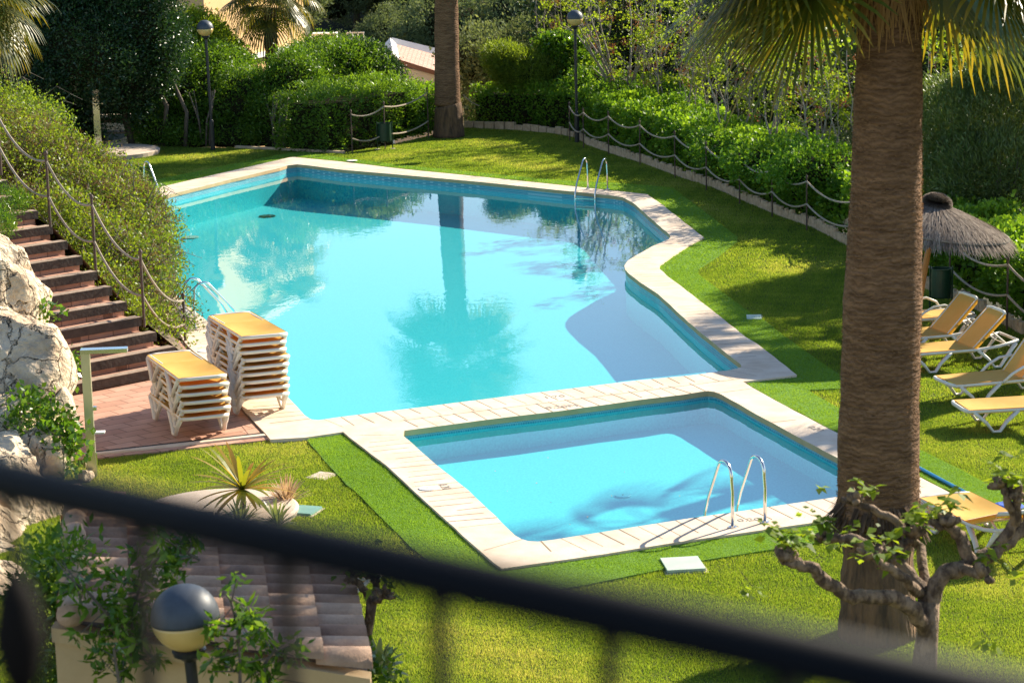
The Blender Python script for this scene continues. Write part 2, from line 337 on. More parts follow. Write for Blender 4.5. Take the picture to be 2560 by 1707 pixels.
def rings(m):
    n = m.node_tree.nodes; L = m.node_tree.links; b = n["Principled BSDF"]
    tc = n.new("ShaderNodeTexCoord"); wv = n.new("ShaderNodeTexWave"); wv.wave_type = 'BANDS'; wv.bands_direction = 'Z'; wv.inputs['Scale'].default_value = 5.2; wv.inputs['Distortion'].default_value = 9; wv.inputs['Detail'].default_value = 4; wv.inputs['Detail Scale'].default_value = 1.6
    L.new(tc.outputs['Object'], wv.inputs[0]); old = b.inputs['Base Color'].links[0].from_socket
    mr = n.new("ShaderNodeMapRange"); mr.inputs[3].default_value = .55; mr.inputs[4].default_value = 1.25; L.new(wv.outputs['Fac'], mr.inputs[0])
    g = n.new("ShaderNodeMix"); g.data_type = 'RGBA'; g.blend_type = 'MULTIPLY'; g.inputs[0].default_value = .5; L.new(old, g.inputs[6]); L.new(mr.outputs[0], g.inputs[7]); L.new(g.outputs[2], b.inputs['Base Color'])
    bp = n.new("ShaderNodeBump"); bp.inputs['Strength'].default_value = .35; bp.inputs['Distance'].default_value = .02; L.new(wv.outputs['Fac'], bp.inputs['Height'])
    o_ = b.inputs['Normal'].links[0].from_node; L.new(bp.outputs[0], o_.inputs['Normal'])
rings(m_bark)
# ------------------------------------------------------------------ pool outlines (coping top z=.06)
ZC = .06
def pts(l, z=ZC): return [G2(x, y, z) for x, y in l]
def densify(loop, step, jit=0.0, closed=True):
    out = []; n = len(loop)
    for i in range(n if closed else n-1):
        a = Vector(loop[i]); b = Vector(loop[(i+1) % n]); k = max(1, int((b-a).length/step))
        nn = Vector((-(b-a).y, (b-a).x)).normalized()
        for j in range(k):
            p = a.lerp(b, j/k)
            if j: p += nn*rnd.uniform(-jit, jit)
            out.append((p.x, p.y))
    if not closed: out.append(tuple(loop[-1]))
    return out
big_in = pts([(220,536),(300,517),(419,488),(560,453),(700,420),(718,414),(742,411),(765,413),(850,424),(1000,437),(1200,455),(1400,476),(1530,489),(1556,493),(1584,508),(1614,535),
    (1672,585),(1676,592),(1672,598),(1630,616),(1591,638),(1569,652),(1561,664),(1563,674),(1572,684),(1599,705),(1645,735),(1700,786),(1753,833),(1829,893),(1852,911),(1853,917),(1842,921),(1817,926),
    (1727,938),(1600,950),(1400,974),(1200,999),(1000,1024),(850,1042),(796,1050),(778,1048),(762,1038),(745,1019),(723,996),(640,915),(508,794),(455,750),(419,717)])
kid_in = pts([(1011,1076),(1200,1051),(1400,1027),(1600,999),(1710,986),(1752,979),(1770,977),(1786,979),(1804,986),(1916,1049),(1982,1085),(2090,1142),(2225,1214),(2228,1222),(2215,1226),(2090,1242),
    (1900,1270),(1710,1297),(1500,1330),(1380,1349),(1345,1353),(1322,1352),(1304,1347),(1288,1338),(1240,1290),(1171,1225),(1089,1160),(1050,1126),(1007,1088)])
cop_out = pts([(723,394),(736,393),(850,404),(1000,422),(1200,442),(1442,467),(1618,486),(1660,515),(1706,552),(1760,594),(1714,618),(1675,644),(1650,662),(1649,672),(1668,690),(1730,736),(1798,789),
    (1864,842),(1893,859),(1992,937),(1925,946),(1857,953),(1880,968),(1939,1001),(2092,1081),(2250,1166),(2350,1218),(2416,1253),(2300,1270),(2083,1299),(1900,1325),(1710,1352),(1512,1384),(1255,1420),
    (1231,1403),(1070,1259),(970,1166),(858,1079),(763,1093),(676,1098),(625,1040),(570,980),(520,915),(464,858),(430,806),(360,742),(250,640),(130,535),(200,517),(404,467)])
def offset(loop, d):
    n = len(loop); out = []
    area = sum(loop[i][0]*loop[(i+1)%n][1]-loop[(i+1)%n][0]*loop[i][1] for i in range(n))
    sg = 1 if area > 0 else -1
    for i in range(n):
        a, b, c = Vector(loop[i-1]), Vector(loop[i]), Vector(loop[(i+1)%n])
        t = ((b-a).normalized() + (c-b).normalized()).normalized()
        nn = Vector((t.y, -t.x)) * sg
        out.append(tuple(b + nn*d))
    return out
big_d = densify(big_in, .35, .008); kid_d = densify(kid_in, .3, .007); out_d = densify(cop_out, .35, .01)
m_face = mat('tan coping edge', (.66, .44, .23), .85, col2=(.56, .36, .18), scale=3)
face = MB(); cop = MB(); cop.poly(out_d, [big_d, kid_d], ZC); cop.wall(out_d, -.05, ZC)
for lp in (big_d, kid_d):
    lo = offset(lp, .006)
    n_ = len(lp); vs = [(p[0], p[1], ZC) for p in lp] + [(p[0], p[1], ZC-.085) for p in lo]
    face.add(vs, [(i, (i+1) % n_, n_+(i+1) % n_, n_+i) for i in range(n_)])
o_cop = tag(cop.build("pool_coping", m_coping), kind='structure')
face.build('coping_edge', m_face, o_cop)
# joints across the coping
jt = MB()
def joints(loop, step, wid, thick=.017, skip=None):
    n = len(loop); area = sum(loop[i][0]*loop[(i+1)%n][1]-loop[(i+1)%n][0]*loop[i][1] for i in range(n)); sg = 1 if area > 0 else -1
    acc = 0
    for i in range(n):
        a, b = Vector(loop[i]), Vector(loop[(i+1) % n]); L_ = (b-a).length
        if L_ < 1e-6: continue
        t = (b-a)/L_; nn = Vector((t.y, -t.x))*sg; s_ = step - acc
        while s_ < L_:
            p = a + t*s_; w0, w1 = (.0 if rnd.random() < .8 else .1), wid*(1 if rnd.random() < .8 else rnd.uniform(.6, .9))
            sk = rnd.uniform(-.03, .03)
            q0 = p + nn*w0; q1 = p + nn*w1 + t*sk; th = thick*rnd.uniform(.4, 1)
            if inpoly(np.array([[q1.x, q1.y]]), out_d)[0] and not inpoly(np.array([[q1.x, q1.y]]), big_in)[0] and not inpoly(np.array([[q1.x, q1.y]]), kid_in)[0]:
                jt.add([(q0.x-t.x*th/2, q0.y-t.y*th/2, ZC+.003), (q0.x+t.x*th/2, q0.y+t.y*th/2, ZC+.003), (q1.x+t.x*th/2, q1.y+t.y*th/2, ZC+.003), (q1.x-t.x*th/2, q1.y-t.y*th/2, ZC+.003)], [(0, 1, 2, 3)])
            s_ += step
        acc = (acc + L_) % step
joints(big_in, .27, .62); joints(kid_in, .26, .62)
a_, b_ = G(1000, 1052, ZC), G(1850, 947, ZC)
dv = (b_-a_); nb = Vector((-dv.y, dv.x, 0)).normalized()*.006
jt.add([a_+nb+Vector((0,0,.004)), a_-nb+Vector((0,0,.004)), b_-nb+Vector((0,0,.004)), b_+nb+Vector((0,0,.004))], [(0,1,2,3)])
jt.build("coping_joint", m_joint, o_cop)
# basins
def basin(name, loop, wl, depth, label=None):
    lo = offset(loop, .02); e = MB(); e.wall(lo, ZC-.08, wl-.01)
    s0 = MB(); s0.wall(lo, wl-.01, -depth); s0.poly(lo, (), -depth)
    b = tag(s0.build(name, m_gresite), kind='structure'); e.build("mosaic_band", m_tilewall, b)
    return lo
WB, WK = -.15, -.07
lob = basin("pool_basin", big_in, WB, .86); lok = basin("children_pool_basin", kid_in, WK, .44)
def subgrid_water(name, loop, z):
    m_ = MB(); m_.poly(loop, (), z); return tag(m_.build(name, m_water), kind='structure')
subgrid_water("pool_water", lob, WB); subgrid_water("children_pool_water", lok, WK)
# steps inside the big pool
st = MB(); c0 = G(1842, 930, WB); dd = (G(1500, 968, WB)-c0); dd.z = 0; dd.normalize(); nn = Vector((dd.y, -dd.x, 0)); nn = nn if nn.y > 0 else -nn
for k, (dep, L_, w0) in enumerate(((.20, 1.9, .45), (.38, 2.35, .85), (.58, 2.8, 1.3))):
    c = c0 + dd*(L_/2) + nn*(w0/2)
    st.box((c.x, c.y, -.86/2-dep/2), (L_, w0, .86-dep), math.atan2(dd.y, dd.x))
st.build("pool_step", m_gresite, bpy.data.objects["pool_basin"])

# ------------------------------------------------------------------ ground
turfs = {
 'right': [(1400,451),(1560,459),(1680,469),(1760,528),(1844,593),(1842,606),(1790,644),(1746,672),(1746,686),(1879,784),(1901,795),(2010,876),(2108,943),(2106,970),(2018,975),(1925,946),(1992,938),(1893,860),(1864,843),(1798,790),(1668,691),(1649,673),(1650,661),(1675,643),(1714,617),(1760,593),(1706,551),(1618,485),(1442,466)],
 'kid': [(1925,946),(2018,975),(2060,1000),(2100,1022),(2200,1075),(2326,1137),(2495,1222),(2600,1280),(2470,1262),(2350,1217),(2250,1165),(2092,1080),(1939,1000),(1880,967),(1857,952)],
 'left': [(763,1094),(858,1080),(970,1168),(1070,1260),(1231,1404),(1200,1500),(1150,1465),(1024,1364),(927,1267),(850,1192)],
 'bottom': [(1231,1404),(1255,1421),(1512,1385),(1710,1353),(1900,1326),(2083,1300),(2300,1271),(2330,1312),(2068,1352),(1748,1402),(1660,1422),(1457,1463),(1200,1500)],
 'far': [(380,452),(560,415),(723,383),(760,381),(850,394),(1000,413),(1200,432),(1400,451),(1442,466),(1200,441),(1000,421),(850,403),(736,392),(723,393),(404,466),(300,490)],
}
TP = {}
for k, l in turfs.items():
    lp = pts(l, .025); TP[k] = lp
    t_ = MB(); d_ = densify(lp, .4, .015)
    t_.poly(d_, (), .025 if k not in ('kid', 'bottom') else .029); t_.wall(d_, -.05, .025 if k not in ('kid', 'bottom') else .029)
    tag(t_.build("artificial_turf", m_turf), kind='structure')
terr = pts([(676,1098),(570,980),(520,915),(464,858),(380,820),(200,760),(20,830),(0,1010),(150,1150),(245,1144)], .03)
t_ = MB(); td = densify(terr, .4, .004); t_.poly(td, (), .03); t_.wall(td, -.05, .03)
tag(t_.build("terrace", m_terra), kind='structure')

# hedge foot line around the lawn (photograph px), left to right
foot = [(60,380),(230,372),(330,368),(430,372),(533,373),(700,372),(790,384),(850,388),(974,366),(1069,344),(1161,320),(1290,326),(1391,335),(1440,345),(1472,364),(1545,390),(1618,412),(1705,445),(1788,471),(1872,508),(1952,541),(2040,572),(2150,630),(2300,716),(2449,778),(2560,838),(2700,910)]
footw = [G(x, y) for x, y in foot]
lawn_out = [(-30, 10), (-30, 66)] + [(p.x, p.y+.3) for p in footw] + [(16, 30), (16, 10)]
gr = MB(); gr.poly(lawn_out, [offset(cop_out, -.03)], 0.0)
tag(gr.build("ground", m_soil), kind='structure')

# grass blades
def grass(name, zone_y, dens, h, wd, mat_, polyin, excl, z0=0.0, kind='stuff', lean=.5):
    x0 = min(p[0] for p in polyin); x1 = max(p[0] for p in polyin)
    N = int(dens*(x1-x0)*(zone_y[1]-zone_y[0]))
    P = np.stack([rng.uniform(x0, x1, N), rng.uniform(*zone_y, N), np.full(N, z0)], 1)
    # keep what the camera sees
    P = P[np.abs(P[:, 0]) < P[:, 1]*.235+.3]
    P = P[inpoly(P, polyin)]
    for e_ in excl: P = P[~inpoly(P, e_)]
    n = len(P)
    if n == 0: return
    a = rng.uniform(0, 2*np.pi, n); hh = h*(.5+rng.random(n)); l = rng.uniform(0, lean, n)
    pn = np.sin(P[:, 0]*1.9+np.sin(P[:, 1]*1.3)*1.7)*np.cos(P[:, 1]*1.5+P[:, 0]*.7)*.5+.5
    pf = np.sin(P[:, 0]*7.1+P[:, 1]*3.3)*np.cos(P[:, 1]*6.3-P[:, 0]*4.1)*.5+.5
    hh *= .7+.5*pf
    s_ = np.stack([np.cos(a), np.sin(a), np.zeros(n)], 1)*(wd*(.6+.8*rng.random(n)))[:, None]*.5
    b = rng.uniform(0, 2*np.pi, n); tip = P+np.stack([np.cos(b)*hh*l, np.sin(b)*hh*l, hh], 1)
    V = np.stack([P-s_, P+s_, tip], 1)
    pg = np.clip(np.sin(P[:, 0]*.83+1.7*np.sin(P[:, 1]*.61))*np.sin(P[:, 1]*.9+1.1*np.sin(P[:, 0]*1.3)), 0, 1)
    A = np.clip(.5*rng.random(n)+.18*pn+.14*pf+.3*pg, 0, 1)
    o = quads(name, V, A, mat_, None, 3)
    if kind: tag(o, kind=kind)
    return o
excl = [cop_out, terr] + list(TP.values())
zs = [(19, 26, 9500, .024, .0085), (26, 33, 7000, .025, .010), (33, 46, 3400, .028, .015), (46, 75, 1800, .030, .023)]
for y0, y1, dn, h, wd in zs: grass("lawn_grass", (y0, y1), dn, h, wd, l_grass, lawn_out, excl)
for k, lp in TP.items():
    for y0, y1, dn, h, wd in ((19, 33, 9000, .013, .009), (33, 46, 3600, .014, .015), (46, 75, 1500, .016, .024)):
        grass("turf_pile", (y0, y1), dn, h, wd, l_turfb, lp, [cop_out], .027, lean=.8)

# ------------------------------------------------------------------ terrain beyond: falls away behind the hedges, then the far hillside
def hz(x, y):
    yy = y + .25*x
    z = -1.6
    d = yy - 76
    if d > 0: z -= min(d*.16, 6.5)
    if yy > 135: z += (yy-135)*.095 + 5*math.sin(x*.021+1)*min(1, (yy-135)/60)
    xr = x - (8.6 - (y-38.8)*.235 + 2.2)
    if y > 20 and xr > 0: z -= min(xr*.22, 5)
    z += .35*math.sin(x*.31+y*.17)+.3*math.sin(y*.23-x*.11)
    return z - .3
hm = MB(); NX, NY = 90, 110
xs = [-160+320*i/(NX-1) for i in range(NX)]; ys = [15+ (j/(NY-1))**1.6*415 for j in range(NY)]
hm.add([(x*(.35+.65*y/430)*1.2 if True else x, y, hz(x*(.35+.65*y/430)*1.2, y)) for y in ys for x in xs],
       [(j*NX+i, j*NX+i+1, (j+1)*NX+i+1, (j+1)*NX+i) for j in range(NY-1) for i in range(NX-1)])
tag(hm.build("hillside_terrain", m_hill, smooth=True), kind='structure')
bk = MB()
bank = [(-6.3,39.0,.7),(-5.3,38.2,.05),(-6.75,43.5,.05),(-9.3,50,.05),(-12.2,56,.05),(-20,62,.3),(-24,50,3.2),(-10.6,44.0,2.7),(-8.05,41.2,1.9)]
cB = (-10.2,47.5,1.5)
bk.add([cB]+bank, [(0, i+1, (i+1) % len(bank)+1) for i in range(len(bank))])
tag(bk.build("planted_bank", m_earth), kind='structure')

# ------------------------------------------------------------------ foliage
def blobpts(ells, ncl, per, clr, shell=.3, zmin=0.02, lump=.12):
    ells = np.array(ells, float); a = (ells[:, 3]*ells[:, 4]*ells[:, 5])**(2/3); i = rng.choice(len(ells), ncl, p=a/a.sum())
    d = unit(rng.normal(size=(ncl, 3))); E = ells[i]
    f = 1 - shell*rng.random(ncl)**1.6
    c = E[:, :3] + d*E[:, 3:]*f[:, None]
    ph = c*3.1; c = c + d*(lump*(np.sin(ph[:, 0]+2*np.sin(ph[:, 1]))+np.sin(ph[:, 2]*1.3+ph[:, 0]))[:, None])
    # drop clusters buried deep in another ellipsoid
    keep = np.ones(ncl, bool)
    for e in ells:
        q = (c-e[:3])/e[3:]; keep &= (np.sum(q*q, 1) > .45)
    keep |= rng.random(ncl) < .25
    c = c[keep]; d = d[keep]; ncl = len(c)
    P = np.repeat(c, per, 0) + rng.normal(size=(ncl*per, 3))*clr*np.array([1, 1, .8])
    O = np.repeat(d, per, 0); A = np.repeat(rng.random(ncl), per)*.55 + rng.random(ncl*per)*.45
    k = P[:, 2] > zmin
    return P[k], O[k], A[k]
def core(ells, parent, sc=.72, name="dark_core", mat_=None, zmin=-.1):  # solid dark core added inside the leaves to block and darken the gaps
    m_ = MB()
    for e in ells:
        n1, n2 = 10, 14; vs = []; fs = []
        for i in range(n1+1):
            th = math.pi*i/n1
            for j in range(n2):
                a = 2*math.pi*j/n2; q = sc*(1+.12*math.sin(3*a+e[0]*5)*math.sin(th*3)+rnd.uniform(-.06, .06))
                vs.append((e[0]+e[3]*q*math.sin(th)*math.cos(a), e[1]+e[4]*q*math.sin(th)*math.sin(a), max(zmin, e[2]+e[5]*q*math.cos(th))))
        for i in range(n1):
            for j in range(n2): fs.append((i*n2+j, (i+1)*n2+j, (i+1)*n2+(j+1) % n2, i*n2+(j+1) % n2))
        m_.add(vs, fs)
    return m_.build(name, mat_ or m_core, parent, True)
def bush(name, ells, ncl, per, L, asp, mat_, label, cat='shrub', group=None, clr=None, shell=.3, trunk=None, up=.3, docore=True, lump=.12, zmin=.02, ob=.6, parts='foliage'):
    base = (sum(e[0] for e in ells)/len(ells), sum(e[1] for e in ells)/len(ells), 0)
    root = empty(name, (0, 0, 0), 0, label, cat, group)
    P, O, A = blobpts(ells, ncl, per, clr or L*1.6, shell, zmin, lump)
    quads(parts, leafquads(P, L, asp, O, ob, up), A, mat_, root)
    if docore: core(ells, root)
    if trunk:
        m_ = MB()
        for t in trunk: m_.tube(t[0], t[1], 7)
        m_.build("trunk", m_twig, root, True)
    return root
def stems(x, y, n, h, r, spread, z=0):
    out = []
    for i in range(n):
        a = rnd.uniform(0, 6.28); s_ = spread*rnd.uniform(.3, 1)
        bx, by = x+rnd.uniform(-.25, .25), y+rnd.uniform(-.2, .2)
        out.append(([(bx, by, z), (bx+math.cos(a)*s_*.3+rnd.uniform(-.08, .08), by+math.sin(a)*s_*.3, z+h*.45), (bx+math.cos(a)*s_, by+math.sin(a)*s_, z+h)], [r, r*.8, r*.4]))
    return out
def ex(px, py, Y, wx, wy, wz):   # ellipsoid centred at photo px on depth Y
    p = D(px, py, Y); return (p.x, p.y, p.z, wx, wy, wz)

# hedges following the foot line: a bank of overlapping rounded sections
def hedge_run(a_i, b_i, h, dep, label, mat_, L, dens, name='hedge', asp=.55, off=.35, top_mat=None, extra=None, hend=None):
    P0 = footw[a_i:b_i+1] if b_i else a_i; root = empty(name, (0, 0, 0), 0, label, 'hedge')
    seg = []; tot = 0
    for a, b in zip(P0[:-1], P0[1:]): seg.append((a, b, (b-a).length)); tot += (b-a).length
    N = int(tot*(h+dep+h*.6)*dens); u = rng.random(N)*tot; acc = 0
    P = np.zeros((N, 3)); O = np.zeros((N, 3))
    t = rng.random(N); 
    cB, cC = (h*1.0)/(h+dep+.5*h), (h+dep)/(h+dep+.5*h)
    for a, b, l in seg:
        m_ = (u >= acc) & (u < acc+l); k = m_.sum(); f = ((u[m_]-acc)/l)[:, None]
        d = np.array((b-a)[:2])/l; nrm = np.array([-d[1], d[0]]); 
        if nrm[1] < 0: nrm = -nrm
        base = np.array(a[:2])+(np.array(b[:2])-np.array(a[:2]))*f
        tt = t[m_]; s1 = tt < cB; s3 = tt > cC
        hh = np.where(s1, tt/cB*h, np.where(s3, (1-(tt-cC)/(1-cC))*h*.9, h)); oo = np.where(s1, 0, np.where(s3, dep, (tt-cB)/(cC-cB)*dep))
        rr = .22; cornerd = np.minimum(1, np.maximum(0, (hh-(h-rr))/rr)); oo = oo+np.where(s1, rr*(1-np.sqrt(np.maximum(0, 1-cornerd**2))), 0)
        ar = u[m_]
        lum = .10*np.sin(ar*2.3+hh*3)+.08*np.sin(ar*5.1-hh*4+oo*3)+.05*np.sin(ar*11+hh*7)
        inn = rng.random(k)**2*.22
        oo = oo+off-np.where(s1, lum-inn, 0)+np.where(s3, lum-inn, 0); hh = hh+np.where(s1 | s3, 0, lum-inn)
        P[m_] = np.concatenate([base+nrm*oo[:, None], hh[:, None]], 1)
        O[m_] = np.where(s1[:, None], np.array([-nrm[0], -nrm[1], .3]), np.where(s3[:, None], np.array([nrm[0], nrm[1], .3]), np.array([0, 0, 1.])))
        acc += l
    for (a, b, l), at_, sg in ((seg[0], seg[0][0], -1), (seg[-1], seg[-1][1], 1)):
        d = np.array((b-a)[:2])/l; nrm = np.array([-d[1], d[0]]); nrm = nrm if nrm[1] > 0 else -nrm; k = int(dep*h*dens*1.5)
        oo = rng.random(k)*dep+off; hh = rng.random(k)*h; q = np.array(at_[:2])+nrm*oo[:, None]+d*sg*((rng.random(k)**2*-.3+.08*np.sin(oo*6+hh*5)))[:, None]
        P = np.concatenate([P, np.concatenate([q, hh[:, None]], 1)]); O = np.concatenate([O, np.tile(np.array([d[0]*sg, d[1]*sg, .3]), (k, 1))])
    ce = np.floor(P*np.array([3.1, 3.1, 3.6])+.7*np.sin(P[:, [1, 2, 0]]*4)).astype(np.int64); hsh = np.modf(np.abs(np.sin(ce[:, 0]*12.9898+ce[:, 1]*78.233+ce[:, 2]*37.719)*43758.5453))[0]
    P += unit(O)*(hsh*(.20 if h > 1.5 else .12)-.06)[:, None]
    P += rng.normal(size=P.shape)*.03; k = P[:, 2] > .03; P, O = P[k], O[k]
    pn = np.sin(P[:, 0]*2.1+P[:, 2]*2)*np.cos(P[:, 1]*1.7+P[:, 2])*.5+.5
    A = np.clip(.45*rng.random(len(P))+.25*pn+.2*hsh[k]+.25*(P[:, 2] > h-.12), 0, 1)  # leaves near the top coloured lighter to paint in a sunlit hedge top
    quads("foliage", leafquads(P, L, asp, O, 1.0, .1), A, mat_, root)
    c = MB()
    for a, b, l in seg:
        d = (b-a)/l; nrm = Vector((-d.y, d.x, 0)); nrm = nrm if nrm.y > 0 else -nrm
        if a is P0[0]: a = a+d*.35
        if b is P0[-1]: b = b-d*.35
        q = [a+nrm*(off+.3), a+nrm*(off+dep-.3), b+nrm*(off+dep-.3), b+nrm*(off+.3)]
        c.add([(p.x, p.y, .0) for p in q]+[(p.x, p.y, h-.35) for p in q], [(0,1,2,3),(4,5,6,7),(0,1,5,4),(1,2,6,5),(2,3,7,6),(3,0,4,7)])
    c.build("dark_core", m_core, root)  # dark box core added inside the hedge to darken gaps between leaves
    return root
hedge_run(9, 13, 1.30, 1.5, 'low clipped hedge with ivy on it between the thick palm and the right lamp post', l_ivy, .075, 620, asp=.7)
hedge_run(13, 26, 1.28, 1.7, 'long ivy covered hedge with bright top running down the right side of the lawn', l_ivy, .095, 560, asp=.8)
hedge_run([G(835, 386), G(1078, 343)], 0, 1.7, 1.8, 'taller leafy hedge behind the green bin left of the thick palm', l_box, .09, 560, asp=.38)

# ivy patches on the far clipped hedge
P = []
for i in range(2200):
    t = rnd.random(); a, b = footw[9], footw[13]
    x = a.x+(b.x-a.x)*t; y = 71.0; 
    P.append((x, 0, 0))

# shrubs behind the left lamp and shower
LS = 'behind the far end of the pool'
bush('shrub', [ex(470, 250, 72, 1.5, 1.1, 1.5), ex(450, 320, 71.5, 1.5, .9, 1.0), ex(480, 350, 71, 1.2, .7, .5), ex(600, 345, 70.8, 1.3, .7, .6), ex(560, 200, 73, 1.2, 1, 1.1), ex(620, 270, 71.5, 1.5, 1.0, 1.2)], 5200, 12, .10, .36, l_box, 'glossy green shrub wrapping behind the left lamp post', clr=.13, trunk=stems(-9.0, 70.3, 6, 1.6, .035, .5))
bush('shrub', [ex(720, 240, 71.5, 1.1, 1.0, 1.35), ex(700, 300, 70.8, 1.2, .8, .9), ex(720, 345, 70.3, 1.2, .7, .6), ex(800, 340, 70.3, .9, .7, .6), ex(780, 230, 72, 1.1, .9, 1.2)], 3800, 12, .10, .36, l_box, 'glossy shrub with bare stems showing at its foot right of the left lamp post', clr=.13, trunk=stems(-6.8, 69.8, 7, 1.5, .045, .5))
bush('shrub', [ex(850, 175, 73.5, 1.4, 1.2, .85), ex(800, 155, 75, 1.0, 1.2, .75)], 2800, 12, .10, .36, l_box, 'bright leafy shrub rising above the hedge below the hanging palm fronds', clr=.14)
bush('shrub', [ex(908, 165, 74, 1.0, 1.1, .85), ex(938, 185, 74, .85, 1, .6)], 2600, 14, .06, .5, l_dark, 'dark rounded dense shrub left of the white gabled roof', clr=.09)
bush('shrub', [ex(505, 105, 75, .95, 1, .95), ex(550, 150, 74.5, .9, 1, .7)], 2400, 12, .10, .36, l_lime, 'bright yellow-green tree top just behind the left lamp globe', cat='tree', clr=.14)
# big dark tree top left
dark = [ex(300, 60, 70, 1.9, 1.5, 1.6), ex(200, 130, 69, 1.7, 1.4, 1.5), ex(140, 40, 70, 1.7, 1.5, 1.6), ex(370, 130, 70.5, 1.1, 1.1, 1.3), ex(300, 220, 70.3, 1.5, 1.1, 1.0), ex(240, -60, 70, 2.6, 1.6, 1.6), ex(110, 210, 70, 1.2, 1.1, 1.2)]
bush('evergreen_tree', dark, 11000, 12, .10, .4, l_dark, 'large dark evergreen tree above the far shower', cat='tree', clr=.16, trunk=[([(-11.2, 70.4, 0), (-11.4, 70.3, 1.2), (-11.0, 70.2, 2.4)], [.11, .09, .06]), ([(-10.3, 70.4, 0), (-10.1, 70.3, 1.2), (-10.6, 70.2, 2.3)], [.09, .07, .05]), ([(-9.6, 70.2, .0), (-9.5, 70.2, 1.0), (-9.9, 70.3, 2.0)], [.07, .06, .04])])
bush('shrub', [ex(120, 300, 69.8, 1.3, 1, 1.0), ex(30, 250, 68, 1.6, 1.2, 1.4), ex(180, 330, 69.6, 1.0, .7, .6)], 2600, 12, .09, .4, l_dark, 'dark low shrub behind the foot of the far shower', clr=.13)
bush('shrub', [ex(400, 330, 70.6, .9, .6, .55), ex(440, 350, 70.6, .7, .5, .4)], 900, 12, .09, .4, l_box, 'low dark scrub between the far shower pad and the left lamp post', clr=.12)

# topiary / climbers between palm and lamp
bush('clipped_shrub', [ex(1312, 175, 73.5, 1.15, 1.0, .62), ex(1280, 150, 73.5, .8, .8, .45), ex(1375, 180, 73.5, .8, .8, .5)], 3400, 12, .10, .2, l_yellow, 'flat topped olive brown clipped shrub above the far hedge', clr=.10, up=.8)
bush('climber', [ex(1415, 150, 73.8, .65, .6, .75), ex(1460, 190, 73.5, .6, .6, .5), ex(1385, 125, 74, .4, .4, .4)], 1500, 12, .12, .7, l_glossy, 'bright ivy climber beside the right lamp post above the hedge', cat='climbing plant', clr=.12)

# hedge in front of the bank on the left: yellow-green sprawling shrubs
def sprawl(ells, ncl, label, dry=.25, group=None, docore=False):
    root = empty('sprawling_shrub', (0, 0, 0), 0, label, 'shrub', group)
    P, O, A = blobpts(ells, int(ncl*.72), 10, .10, .5, .02, .2)
    quads('foliage', leafquads(P, .062, .5, O, .4, .4), A, l_yellow, root)
    e2 = [(e[0], e[1], e[2]-.05, e[3]*.92, e[4]*.92, e[5]*.9) for e in ells]
    P, O, A = blobpts(e2, int(ncl*dry*1.9), 10, .13, .5, .02, .18)
    quads('dry_twig', leafquads(P, .085, .16, O, .3, .2), A, l_brown, root)
    if docore: core([(e[0], e[1], e[2], e[3], e[4], e[5]) for e in ells], root, .6)
    m_ = MB()
    for i in range(int(6*len(ells))):
        e = rnd.choice(ells); a = rnd.uniform(0, 6.28); el = rnd.uniform(.2, 1.2)
        d = Vector((math.cos(a)*math.cos(el), math.sin(a)*math.cos(el), math.sin(el)))
        p = Vector(e[:3])+Vector((d.x*e[3], d.y*e[4], d.z*e[5]))*.7
        q = p+d*rnd.uniform(.4, .8); r_ = q+Vector((d.x, d.y, -.4))*rnd.uniform(.2, .5)
        MB().tube([p, q, r_], [.009, .007, .004], 5).build('branch', m_twig, root)
sprawl([ex(362, 650, 44.0, .50, .9, .80), ex(340, 570, 45.0, .6, .9, .75), ex(380, 740, 42.5, .32, .6, .65), ex(345, 700, 42, .45, .7, .7), ex(300, 630, 43, .8, .9, .85), ex(418, 800, 40.8, .22, .4, .4)], 5600, 'yellow-green shrub spilling over the pool edge behind the lowest rope posts', .3)
sprawl([ex(315, 520, 46.5, .65, 1.0, .62), ex(240, 530, 45, .95, 1.0, .8), ex(235, 470, 47.5, .85, 1.1, .55), ex(180, 570, 44, .75, .8, .7), ex(340, 570, 46, .5, .8, .6)], 5200, 'yellow-green shrub behind the middle rope posts beside the stairs', .5)
sprawl([ex(120, 470, 46, 1.0, 1.0, .75), ex(60, 380, 47, 1.1, 1.2, .75), ex(160, 420, 47, .8, 1.0, .5), ex(20, 450, 45.5, 1.0, 1, .8), ex(60, 530, 43.5, .8, .7, .55)], 5200, 'yellow-green shrub at the top of the stairs by the left edge', .5)
sprawl([ex(20, 290, 50, .95, 1.2, .5), ex(75, 320, 50, .7, 1.0, .4), ex(-40, 280, 50, 1.1, 1.2, .75)], 2400, 'bright yellow-green shrub below the hanging fronds at the top left', .1)
sprawl([ex(330, 800, 39.6, .34, .4, .26), ex(290, 740, 40.4, .34, .4, .3), ex(230, 690, 41.2, .36, .4, .32), ex(390, 850, 39.2, .2, .3, .2), ex(180, 620, 42.0, .4, .4, .36), ex(130, 560, 42.6, .4, .4, .4)], 2300, 'dark leafy border growing tight along the right side of the stairs', .2)
# conifer sprig and small plants at the top of the stairs
bush('juniper', [ex(10, 500, 40.5, .42, .3, .22), ex(-15, 560, 39.5, .3, .3, .2)], 420, 12, .09, .14, l_glossy, 'feathery green juniper sprig at the left end of the upper steps', clr=.06, docore=False, zmin=.3)

